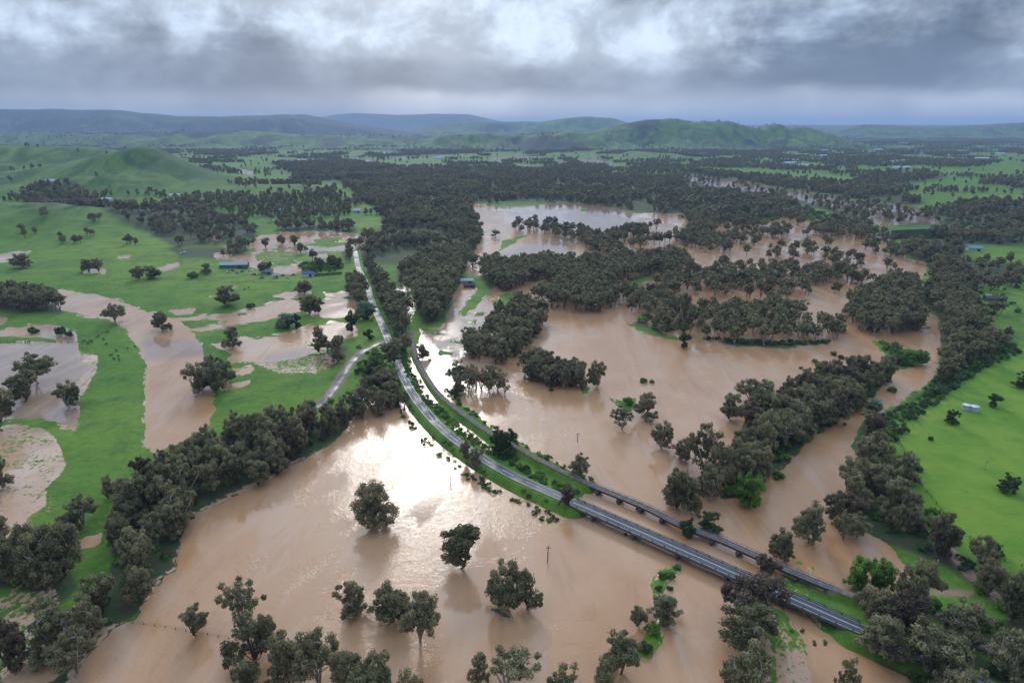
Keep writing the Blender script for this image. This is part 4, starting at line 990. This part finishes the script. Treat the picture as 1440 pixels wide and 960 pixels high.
# scattered trees over the plains and hills
def scatter(y0, y1, spc, thr, hmin, hmax, seed, sc, maxt=0.95, flat=True):
    r = np.random.default_rng(seed); nx = int(2 * maxt * y1 / spc); ny = int((y1 - y0) / spc)
    gx, gy = np.meshgrid(np.arange(nx) * spc - maxt * y1, np.arange(ny) * spc + y0)
    X = (gx + r.uniform(-.45, .45, gx.shape) * spc).ravel(); Y = (gy + r.uniform(-.45, .45, gx.shape) * spc).ravel()
    k = np.abs(X) < maxt * Y; X = X[k]; Y = Y[k]
    n = fbm(X / sc, Y / sc, 4, seed); n2 = fbm(X / (sc * 5), Y / (sc * 5), 2, seed + 3)
    k = (n * .7 + n2 * .3 > thr) | (r.random(X.shape) < 0.012)
    X = X[k]; Y = Y[k]
    z, u, v, sm, wd, hz = terrain(X, Y, True)
    k = (sm < -1) & ((hz < 12) | (r.random(X.shape) < np.where(wd > .8, .45, np.where(wd > .3, .16, .035))))
    k &= clear_of(X, Y)
    for x, y, h in zip(X[k], Y[k], r.uniform(hmin, hmax, X.shape)[k]): pts.append([x, y, h, 0])
scatter(900, 1800, 11, .585, 8, 14, 41, 70)
scatter(1800, 3600, 13, .52, 8, 14, 42, 110)
scatter(3600, 7400, 22, .50, 8, 13, 43, 200)
# a few clumps by hand on the left slopes and the far hill
for u, v, n, s_ in [(30,300,5,14),(50,315,4,12),(115,312,6,14),(135,325,5,10),(70,325,4,10),(40,335,6,14),(100,345,8,20),(130,335,4,8),(182,345,5,12),(200,290,6,20),(370,300,6,30),(400,310,4,14),(440,300,8,30),(455,285,5,16),(350,275,6,16),(365,290,5,16),(150,258,3,6),(160,254,3,6),(184,262,2,3),(340,390-40,6,20),(1230,300-12,5,20),(1350,390,8,20),(1385,410,6,20),(1350,435,6,16),(1400,445,5,12),(1420,405,8,16),(1300,360,10,25),(395,345,4,8),(415,345,5,6),(375,350,3,4),(425,357,4,6),(440,367,3,4),(450,380,6,8),(470,378,8,6),(372,385,4,8)]:
    for k in range(n):
        x, y = at(u + rnd.gauss(0, s_ * .5), v + rnd.gauss(0, s_ * .12)); pts.append([x, y, rnd.uniform(8, 13), 0])
A = np.array(pts)
k = (A[:, 1] > 60); A = A[k]; zz = terrain(A[:, 0], A[:, 1]); 
# LOD collection
lod = bpy.data.collections.new('canopy_source')
def joinlod(i, seed, nc, per, size, sides, sparse=False):
    tr, cr = gum(seed, 15, 12 if not sparse else 11, nc, per, size, sparse=sparse, low=.46 if i < 7 else .3, sides=sides, bark=PALE if (sparse or i % 2) else BARK, cr=(.11, .17))
    tv = np.array([v.co[:] for v in tr.vertices]); cv = np.empty(len(cr.vertices) * 3, np.float32); cr.vertices.foreach_get('co', cv); cv = cv.reshape(-1, 3)
    faces = [tuple(p.vertices) for p in tr.polygons]; nb = len(tv); cf = [tuple(int(q) + nb for q in p.vertices) for p in cr.polygons]
    me = bpy.data.meshes.new('canopy'); me.from_pydata([tuple(v) for v in tv] + [tuple(v) for v in cv], [], faces + cf)
    me.materials.append(tr.materials[0]); me.materials.append(LEAF)
    mi = np.zeros(len(faces) + len(cf), np.int32); mi[len(faces):] = 1; me.polygons.foreach_set('material_index', mi)
    tn = np.zeros(len(mi), np.float32); t2 = np.empty(len(cf), np.float32); cr.attributes['tone'].data.foreach_get('value', t2); tn[len(faces):] = t2
    a = me.attributes.new('tone', 'FLOAT', 'FACE'); a.data.foreach_set('value', tn); me.update()
    o = bpy.data.objects.new('canopy_%02d' % i, me); lod.objects.link(o)
for i in range(5): joinlod(i, 200 + i, 34, 40, .72, 5)
joinlod(5, 206, 24, 24, .9, 5, True); joinlod(6, 207, 22, 26, .9, 5, True)
for i in range(4): joinlod(7 + i, 220 + i, 14, 12, 2.3, 3)
def scatter_object(name, P3, rot, scl, var, coll, label):
    me = bpy.data.meshes.new(name); me.vertices.add(len(P3)); me.vertices.foreach_set('co', P3.astype(np.float32).ravel())
    for nm, ty, dat, key in (('rot', 'FLOAT_VECTOR', rot, 'vector'), ('scl', 'FLOAT_VECTOR', scl, 'vector'), ('var', 'INT', var, 'value')):
        a = me.attributes.new(nm, ty, 'POINT'); a.data.foreach_set(key, np.ascontiguousarray(dat).ravel())
    o = link(name, me, kind='stuff', label=label)
    ng = bpy.data.node_groups.new(name, 'GeometryNodeTree')
    ng.interface.new_socket('Geometry', in_out='INPUT', socket_type='NodeSocketGeometry'); ng.interface.new_socket('Geometry', in_out='OUTPUT', socket_type='NodeSocketGeometry')
    n = ng.nodes; l = ng.links; gi = n.new('NodeGroupInput'); go = n.new('NodeGroupOutput'); ip = n.new('GeometryNodeInstanceOnPoints'); ci = n.new('GeometryNodeCollectionInfo')
    ci.inputs[0].default_value = coll; ci.inputs[1].default_value = True; ci.inputs[2].default_value = True
    def na(nm, ty):
        q = n.new('GeometryNodeInputNamedAttribute'); q.data_type = ty; q.inputs[0].default_value = nm; return q.outputs[0]
    l.new(gi.outputs[0], ip.inputs['Points']); l.new(ci.outputs[0], ip.inputs['Instance']); ip.inputs['Pick Instance'].default_value = True
    l.new(na('var', 'INT'), ip.inputs['Instance Index'])
    e = n.new('FunctionNodeEulerToRotation'); l.new(na('rot', 'FLOAT_VECTOR'), e.inputs[0]); l.new(e.outputs[0], ip.inputs['Rotation'])
    l.new(na('scl', 'FLOAT_VECTOR'), ip.inputs['Scale']); l.new(ip.outputs[0], go.inputs[0])
    md = o.modifiers.new('scatter', 'NODES'); md.node_group = ng; return o
N = len(A); r = np.random.default_rng(3)
dist = A[:, 1]
var = np.where(dist < 950, np.where(A[:, 3] == 1, r.integers(5, 7, N), r.integers(0, 5, N)), r.integers(7, 11, N)).astype(np.int32)
hs = A[:, 2] / 15 * .92; wsx = hs * r.uniform(.52, .84, N)
scl = np.stack([wsx, wsx * r.uniform(.9, 1.1, N), hs], 1).astype(np.float32)
rot = np.stack([np.zeros(N), np.zeros(N), r.uniform(0, 6.28, N)], 1).astype(np.float32)
scatter_object('woodland', np.stack([A[:, 0], A[:, 1], np.maximum(zz, -.2)], 1), rot, scl, var, lod, 'massed gum woodland over the flats and far hills')
print('TREES', N, 'hand', len(T), 'cand', len(cand))

# scrub along banks and roadsides: too many and too small to count
bl = bpy.data.collections.new('scrub_source')
for i, (mt, sd_) in enumerate(((LEAFD, 1), (LEAFD, 2), (LEAFG, 3), (LEAFG, 4))):
    st, fo = bush(400 + sd_, 40, .42, 9, mt); o = bpy.data.objects.new('scrub_%02d' % i, fo); bl.objects.link(o)
S = []
def scrub_path(path, offs, step, prob, s0, s1, green):
    for p, t, r_ in walk(path, step):
        for o_ in offs:
            if rnd.random() < prob:
                q = p + r_ * (o_ + rnd.uniform(-1.2, 1.2)) + t * rnd.uniform(-1, 1); S.append((q.x, q.y, rnd.uniform(s0, s1), rnd.random() < green))
scrub_path(ROAD_N[60:], [-4.5, 4.5], 3.0, .35, .25, .6, .5)
scrub_path(ROAD_N[80:], [8.5, 10.5], 2.2, .7, .3, .7, .6)
scrub_path(RAIL_N[8:], [-5.5, 5.0, 6.5, 8], 2.2, .75, .3, .8, .5)
SCR = [([(593,583),(613,612),(650,634),(700,672),(760,704),(782,713),(760,700),(700,663),(650,625),(610,598)],2.2,.3,.55,.7),
 ([(985,476),(1030,483),(1095,488),(1167,483),(1160,478),(1095,482),(1040,478)],3.2,.7,1.1,.25),
 ([(1070,590),(1100,560),(1200,525),(1250,522),(1243,543),(1200,580),(1133,620),(1107,653),(1073,673),(1055,700),(1010,702),(1027,663)],4.6,.8,1.9,.6),
 ([(1227,479),(1262,486),(1288,498),(1286,512),(1262,520),(1250,510),(1238,493)],5,.8,1.4,.6),
 ([(1240,590),(1290,563),(1345,535),(1400,505),(1425,488),(1440,500),(1380,520),(1330,560),(1290,590),(1265,620),(1230,640)],3.6,.5,1.3,.15),
 ([(1330,520),(1340,490),(1390,470),(1420,490),(1400,510),(1320,560),(1290,565)],3.2,.7,1.5,.08),
 ([(930,405),(1000,415),(1100,410),(1190,430),(1180,450),(1100,450),(1000,445),(940,470),(900,455)],7.5,1.2,2.4,.7),
 ([(1210,640),(1260,640),(1290,700),(1340,760),(1440,800),(1500,880),(1400,870),(1330,800),(1280,770),(1230,740)],6.5,.6,1.4,.4),
 ([(1280,850),(1440,870),(1500,1000),(1300,990),(1230,900)],7,.6,1.5,.5),
 ([(100,860),(160,800),(200,700),(300,640),(440,575),(500,560),(490,600),(370,672),(270,720),(240,790),(190,850),(120,930)],9,.5,1.1,.5),
 ([(1115,810),(1140,808),(1165,830),(1200,850),(1190,862),(1150,845)],3.0,.25,.7,.7),
 ([(1095,865),(1140,870),(1150,885),(1200,910),(1180,920),(1120,900)],3.2,.2,.5,.8),
 ([(960,300),(1160,300),(1270,350),(1270,400),(1190,430),(1000,400),(900,380)],12,1.2,2.6,.6),([(1330,300),(1440,300),(1440,345),(1330,345)],14,.9,1.6,.2),([(1340,380),(1440,390),(1440,450),(1350,440)],16,.6,1.4,.5),
 ([(420,372),(480,372),(482,382),(430,386)],5,.8,1.6,.5),([(505,490),(555,500),(550,520),(505,530)],5,.7,1.4,.5)]
for i, (poly, spc, s0, s1, gr) in enumerate(SCR):
    X, Y = inpoly_pts(poly, spc, np.random.default_rng(500 + i)); k = clear_of(X, Y)
    for x, y in zip(X[k], Y[k]): S.append((x, y, rnd.uniform(s0, s1), rnd.random() < gr))
# hedge-like rows of vines
for j in range(16):
    for i in range(110):
        u0, v0 = 1262 + j * 1.0, 324.0; a = at(1255, 326.5 + j * .75); b = at(1352 + j * 4, 323.5 + j * .78)
        t = i / 110; S.append((a[0] + (b[0] - a[0]) * t + rnd.gauss(0, .3), a[1] + (b[1] - a[1]) * t, .62, False))
S = np.array(S, float); zs = terrain(S[:, 0], S[:, 1]); N = len(S)
vr = np.where(S[:, 3] > .5, r.integers(2, 4, N), r.integers(0, 2, N)).astype(np.int32)
ss_ = S[:, 2] * 1.05; scl = np.stack([ss_, ss_, ss_ * r.uniform(.7, 1.2, N)], 1).astype(np.float32); rot = np.stack([np.zeros(N), np.zeros(N), r.uniform(0, 6.28, N)], 1).astype(np.float32)
k = zs > -1.0
scatter_object('scrub', np.stack([S[:, 0], S[:, 1], np.maximum(zs, -.15)], 1)[k], rot[k], scl[k], vr[k], bl, 'low scrub, weeds and vine rows along banks and road verges')

# ------------------------------------------------------------------ buildings
def house(u, v, L, W_, Hw, roofc, wallc, rz, label, cat='shed', name='farm_shed', windows=0, metal=.0, pitch=.28):
    x, y = at(u, v); o = thing(name, label, cat, (x, y, max(gz(x, y), 0) - .1), rz)
    wm = M('wall_paint', wallc, .7); rm = M('roof_sheet', tuple(.62 * q for q in roofc), .6, .3, metal, .12, 1.0); dk = M('dark_opening', (.03, .03, .035), .3)
    m = MB(); m.prism([(-L / 2, 0), (L / 2, 0), (L / 2, Hw), (-L / 2, Hw)], -W_ / 2, W_ / 2)
    rh = W_ / 2 * pitch * 2
    b = len(m.v); 
    for sx_ in (-1, 1):
        q = len(m.v); m.v += [(sx_ * L / 2, -W_ / 2, Hw), (sx_ * L / 2, W_ / 2, Hw), (sx_ * L / 2, 0, Hw + rh)]; m.f.append([q, q + 1, q + 2]); m.mi.append(0)
    link('wall', m.mesh('wall', [wm]), o)
    m = MB(); e = .35; th = .12
    for s_ in (-1, 1):
        q = len(m.v); k = rh / (W_ / 2)
        ya, za = 0, Hw + rh + .03; yb, zb = s_ * (W_ / 2 + e), Hw - e * k + .03
        for dz in (0, th): m.v += [(-L / 2 - e, ya, za + dz), (L / 2 + e, ya, za + dz), (L / 2 + e, yb, zb + dz), (-L / 2 - e, yb, zb + dz)]
        for f in ((0, 1, 2, 3), (4, 7, 6, 5), (0, 4, 5, 1), (1, 5, 6, 2), (2, 6, 7, 3), (3, 7, 4, 0)): m.f.append([q + i for i in f]); m.mi.append(0)
    link('roof', m.mesh('roof', [rm]), o)
    m = MB(); m.box((L * .22, -W_ / 2 - .03, Hw * .42), (min(2.6, L * .25), .1, Hw * .84)); link('door', m.mesh('door', [dk]), o)
    for i in range(windows):
        m = MB(); m.box((-L * .38 + i * L * .2, -W_ / 2 - .03, Hw * .6), (1.1, .08, 1.0)); link('window', m.mesh('window', [dk]), o)
    return o
house(330,378,24,7,3.2,(.50,.56,.52),(.04,.16,.11),R(6),'long green walled shed with a pale roof at the flooded farm')
house(434,390,9.5,5,2.8,(.10,.13,.38),(.55,.55,.55),R(2),'small blue roofed shed beside the clipped hedge')
house(376,386,9,7,2.8,(.22,.23,.25),(.35,.33,.3),R(10),'grey roofed farmhouse among the yard trees','house','farm_house',3)
house(388,392,4,4,2.4,(.45,.47,.47),(.4,.4,.38),R(20),'tiny pale shed beside the farm yard junk')
house(309,334,7,5,2.8,(.42,.45,.47),(.4,.4,.4),R(-15),'pale roofed shed under the trees above the flood edge')
house(1369,354,13,8,3,(.20,.42,.42),(.5,.48,.44),R(-12),'teal roofed farmhouse on the green rise','house','farm_house',3)
house(1360,352,7,5,2.6,(.30,.36,.36),(.4,.4,.4),R(-8),'grey green garage beside the teal roofed farmhouse')
house(1398,425,14,5,2.4,(.10,.085,.075),(.14,.12,.11),R(-4),'low dark old shed in the green paddock')
house(1388,423,4,4,2.4,(.5,.5,.5),(.3,.3,.3),R(-4),'pale lean-to at the end of the old dark shed')
house(657,398,10,5,2.6,(.60,.62,.64),(.3,.3,.3),R(3),'white roofed shed on the drowned green strip')
house(660,404,9,4,2.2,(.10,.08,.07),(.12,.1,.1),R(3),'dark open shed below the white roofed one')
house(502,300,10,7,3,(.6,.62,.65),(.5,.5,.5),R(10),'small white house on the green knoll','house','farm_house',2)
house(857,247,44,16,5,(.34,.20,.15),(.6,.58,.55),R(2),'long brown roofed building beyond the forest','building','long_building',4)
house(79,281,22,10,3.5,(.6,.64,.66),(.5,.5,.5),R(8),'white roofed farmhouse among trees under the bare hill','house','farm_house',3)
house(153,289,18,9,3.5,(.62,.66,.7),(.5,.5,.5),R(-6),'pale shed in the trees between hill and paddock')
house(247,284,16,9,3.5,(.6,.64,.66),(.5,.5,.5),R(14),'pale shed behind the wood below the bare hill')
house(390,301,12,7,3,(.55,.6,.62),(.5,.5,.5),R(0),'pale shed on the slope of the green knoll')
FB = sorted([(1094,235,30,'first'),(1110,233,42,''),(1127,237,48,''),(1103,228,26,''),(1118,229,24,''),(1258,232,36,''),(1268,230,50,''),(1245,233,30,''),(1267,240,44,''),(1292,231,32,''),(1338,222,55,''),(1355,222,50,''),(1235,213,45,''),(1380,226,45,''),(1405,219,50,''),(1350,233,38,''),(1180,218,34,''),(1157,222,30,''),
      (405,229,30,''),(425,227,34,''),(452,228,40,''),(545,218,40,''),(618,224,36,''),(500,226,34,''),(1160,214,30,''),(1300,216,40,''),(1270,206,60,''),(1420,208,60,'')])
for i, (u, v, L, la) in enumerate(FB):
    w_ = i % 3; k_ = sum(1 for j in range(i) if (j % 3 > 0) == (w_ > 0))
    o = house(u, v, L, 14, 4.5, (.62,.68,.74) if w_ else (.45,.5,.56), (.6,.6,.6), R(rnd.uniform(-20, 20)), '%s roofed building on the far plain, %s such roof from left' % ('white' if w_ else 'grey', ORD[k_]), 'building', 'far_building'); o['group'] = 'pale buildings on the far plain'
# two water tanks on the green hill
x, y = at(1357, 577); TM = M('galvanised', (.52,.54,.56), .4, .6, .35, .15, 1.5)
for u, v, lab in ((1358,579,'pale round water tank on the green hill, left of the pair'),(1369,581,'pale round water tank on the green hill, right of the pair')):
    x, y = at(u, v); o = thing('water_tank', lab, 'water tank', (x, y, gz(x, y)))
    m = MB(); m.tube([(0, 0, -.3), (0, 0, 2.3)], [1.75, 1.75], 20); 
    for zz_ in (.4, 1.0, 1.6, 2.2): m.tube([(0, 0, zz_), (0, 0, zz_ + .08)], [1.80, 1.80], 20)
    link('tank_wall', m.mesh('tank_wall', [TM]), o)
    m = MB(); m.tube([(0, 0, 2.3), (0, 0, 2.4), (0, 0, 2.85)], [1.85, 1.82, .2], 20); link('roof', m.mesh('roof', [TM]), o)

# ------------------------------------------------------------------ poles in the water
for u, v, vt, lab in ((633,674,646,'thin leaning pole in the glare of the near lake'),(770,790,767,'thin pole standing in rippled water of the near lake'),(812,621,608,'short broken post in the middle lake'),(1133,527,520,'stub of a post in the open lake near the island')):
    x, y = at(u, v); h = height_px(y, vt); o = thing('pole', lab, 'pole', (x, y, 0))
    m = MB(); m.tube([(0, 0, -1), (.05, 0, h * .5), (.15, 0, h)], [.17, .15, .12], 6); link('shaft', m.mesh('shaft', [WOOD]), o)
    if h > 4:
        m = MB(); m.box((.14, 0, h - .7), (1.6, .12, .14)); link('crossarm', m.mesh('crossarm', [WOOD]), o)
# clipped hedge in the farm yard
x0, y0 = at(444, 390); x1, y1 = at(479, 387); o = thing('clipped_hedge', 'long dark clipped hedge beside the blue roofed shed', 'hedge', ((x0 + x1) / 2, (y0 + y1) / 2, gz(x0, y0)), math.atan2(y1 - y0, x1 - x0))
_r = np.random.default_rng(9); _c = np.stack([np.linspace(-11, 11, 34), _r.normal(size=34) * .2, np.full(34, 1.3)], 1); V_, Q_, t_ = leaves(_r, _c, np.full(34, 1.25), 60, .4, .9)
link('foliage', crown_mesh('foliage', V_, Q_, t_, LEAFD), o)
# floating log
x, y = at(704, 862); o = thing('floating_log', 'dark log awash below the paired gums', 'log', (x, y, .05), R(-35)); m = MB()
m.tube([(-2.9, 0, 0), (-1.2, .15, .12), (1.2, -.1, .1), (2.9, .1, -.05)], [.25, .5, .48, .2], 8); link('log_body', m.mesh('log_body', [BARK], True), o)
x, y = at(1142, 571-12)
# fences
def fence(pix, lab, step=4.0, hh=1.2):
    P = [at(u, v) for u, v in pix]; o = thing('wire_fence', lab, 'fence', (P[0][0], P[0][1], 0)); m = MB(); wv = MB(); prev = None
    path = [(a, b, 0) for a, b in P]
    for p, t, r_ in walk(path, step):
        z_ = max(gz(p.x, p.y), -.2); c = (p.x - P[0][0], p.y - P[0][1], z_ + hh / 2 - .1); m.box(c, (.14, .14, hh + .2))
        if prev:
            for hz_ in (.45, .8, 1.12): wv.tube([(prev[0], prev[1], prev[2] - hh / 2 + hz_), (c[0], c[1], c[2] - hh / 2 + hz_)], [.022, .022], 3)
        prev = c
    link('post', m.mesh('post', [WOOD]), o, kind='stuff'); link('wire', wv.mesh('wire', [STEEL]), o)
fence([(130,400),(200,408),(300,398),(420,400),(485,398)], 'wire fence crossing the wide bright paddock', 6.0)
fence([(1262,620),(1290,680),(1340,745),(1400,790),(1470,812)], 'wire fence along the foot of the green hill')
fence([(-40,483),(0,482),(60,482),(128,483),(165,458),(172,452)], 'wire fence running along the top of the grey pool')
fence([(236,436),(280,435),(330,435)], 'wire fence along the lower edge of the bright paddock')
fence([(187,876),(225,880),(262,887),(300,893),(330,899)], 'drowned wire fence with debris crossing the lake corner', 3.0, .7)
fence([(595,572),(613,598),(640,620),(680,645)], 'roadside wire fence on the green bank')
# farm-yard vehicles
CARM = [M('car_white', (.7,.7,.7), .3), M('car_blue', (.1,.16,.3), .3), M('car_grey', (.3,.3,.31), .3), M('car_rust', (.3,.14,.08), .6)]; TYRE = M('tyre', (.02,.02,.02), .8); GLS = M('car_glass', (.03,.04,.05), .1)
body = MB(); body.prism([(-2.1,.35),(2.1,.35),(2.15,.75),(1.9,.9),(1.0,.98),(-2.0,1.0),(-2.15,.8)], -.85, .85)
cab = MB(); cab.prism([(-1.7,.98),(.95,.98),(.35,1.45),(-1.3,1.48)], -.75, .75)
wh = MB(); wh.tube([(0,-.11,0),(0,.11,0)], [.33,.33], 10)
bm = [body.mesh('body', [m]) for m in CARM]; cm = cab.mesh('cabin', [GLS]); wm_ = wh.mesh('wheel', [TYRE])
for i, (u, v) in enumerate([(322,385),(328,383),(334,386),(341,384),(352,383),(357,388),(368,393),(398,389),(405,392),(412,388),(260,356),(257,358)]):
    x, y = at(u, v); o = thing('parked_car', 'old vehicle in the junk of the farm yard, %s from left' % ORD[i] if i < 10 else '%s white vehicle under the trees above the farm' % ('right hand' if i == 10 else 'left hand'), 'car', (x, y, max(gz(x, y), 0)), rnd.uniform(0, 6), 'old vehicles around the farm yard' if i < 10 else 'vehicles under the trees above the farm')
    link('body', bm[(i * 3) % 4 if i < 10 else 0], o); link('cabin', cm, o)
    for a in (-1.35, 1.35):
        for b_ in (-.85, .85): link('wheel', wm_, o, (a, b_, .33))
# cattle: one skinned body each
def cow_mesh():
    J = [(-.9,0,1.05,.30),(-.3,0,1.08,.36),(.4,0,1.1,.34),(.85,0,1.2,.22),(1.2,0,1.1,.15),(1.5,0,.95,.11),
         (-.85,.22,.7,.15),(-.95,.22,.42,.08),(-.88,.22,0,.07),(-.85,-.22,.7,.15),(-.98,-.22,.42,.08),(-.9,-.22,0,.07),
         (.45,.2,.7,.13),(.47,.2,.38,.08),(.45,.2,0,.07),(.45,-.2,.7,.13),(.5,-.2,.38,.08),(.48,-.2,0,.07),(-1.2,0,1.1,.05),(-1.28,0,.55,.03)]
    E = [(0,1),(1,2),(2,3),(3,4),(4,5),(0,6),(6,7),(7,8),(0,9),(9,10),(10,11),(2,12),(12,13),(13,14),(2,15),(15,16),(16,17),(0,18),(18,19)]
    me = bpy.data.meshes.new('t'); me.from_pydata([j[:3] for j in J], E, []); o = bpy.data.objects.new('t', me); C.objects.link(o)
    o.modifiers.new('s', 'SKIN'); 
    if not me.skin_vertices: me.skin_vertices.new()
    for sv, j in zip(me.skin_vertices[0].data, J): sv.radius = (j[3], j[3])
    me.skin_vertices[0].data[1].use_root = True
    o.modifiers.new('b', 'SUBSURF').levels = 1
    dg = bpy.context.evaluated_depsgraph_get(); e = bpy.data.meshes.new_from_object(o.evaluated_get(dg)); bpy.data.objects.remove(o); e.name = 'body'; return e
cowm = cow_mesh(); cowm.materials.clear(); cowm.materials.append(M('black_hide', (.02,.018,.017), .7))
COWS = sorted([(124,486),(128,483),(130,484),(146,480),(150,487),(157,503),(161,508),(167,504),(168,509),(164,496),(180,493),(36,482),(41,482),(138,476),(152,470),(190,489),(119,482),(344,409),(350,407)])
for i, (u, v) in enumerate(COWS):
    x, y = at(u, v); far_ = i >= 17
    o = link('cow', cowm, None, (x, y, max(gz(x, y), 0) - .03), None, 'black cow near the spreading gum, %s one' % ('left' if i == 17 else 'right') if far_ else 'black cow on the grass by the grey pool, %s from left' % ORD[i], 'cow', 'black cattle near the spreading gum' if far_ else 'black cattle between pool and oxbow'); o.rotation_euler.z = rnd.uniform(0, 6.28); o.scale = (.85,) * 3

# ------------------------------------------------------------------ haze
m = bpy.data.materials.new('damp_air'); m.use_nodes = True; g = NT(m.node_tree); g.n.remove(g.n['Principled BSDF'])
pv = g.node('ShaderNodeVolumePrincipled', None, Color=(0.48, 0.64, 0.90, 1), Density=0.000075, Anisotropy=0.2)
g.l.new(pv.outputs[0], g.n['Material Output'].inputs['Volume'])
b = MB(); b.box((0, 15500, 202), (140000, 34000, 416)); link('haze', b.mesh('haze', [m]), kind='stuff', label='damp bluish air over the valley')
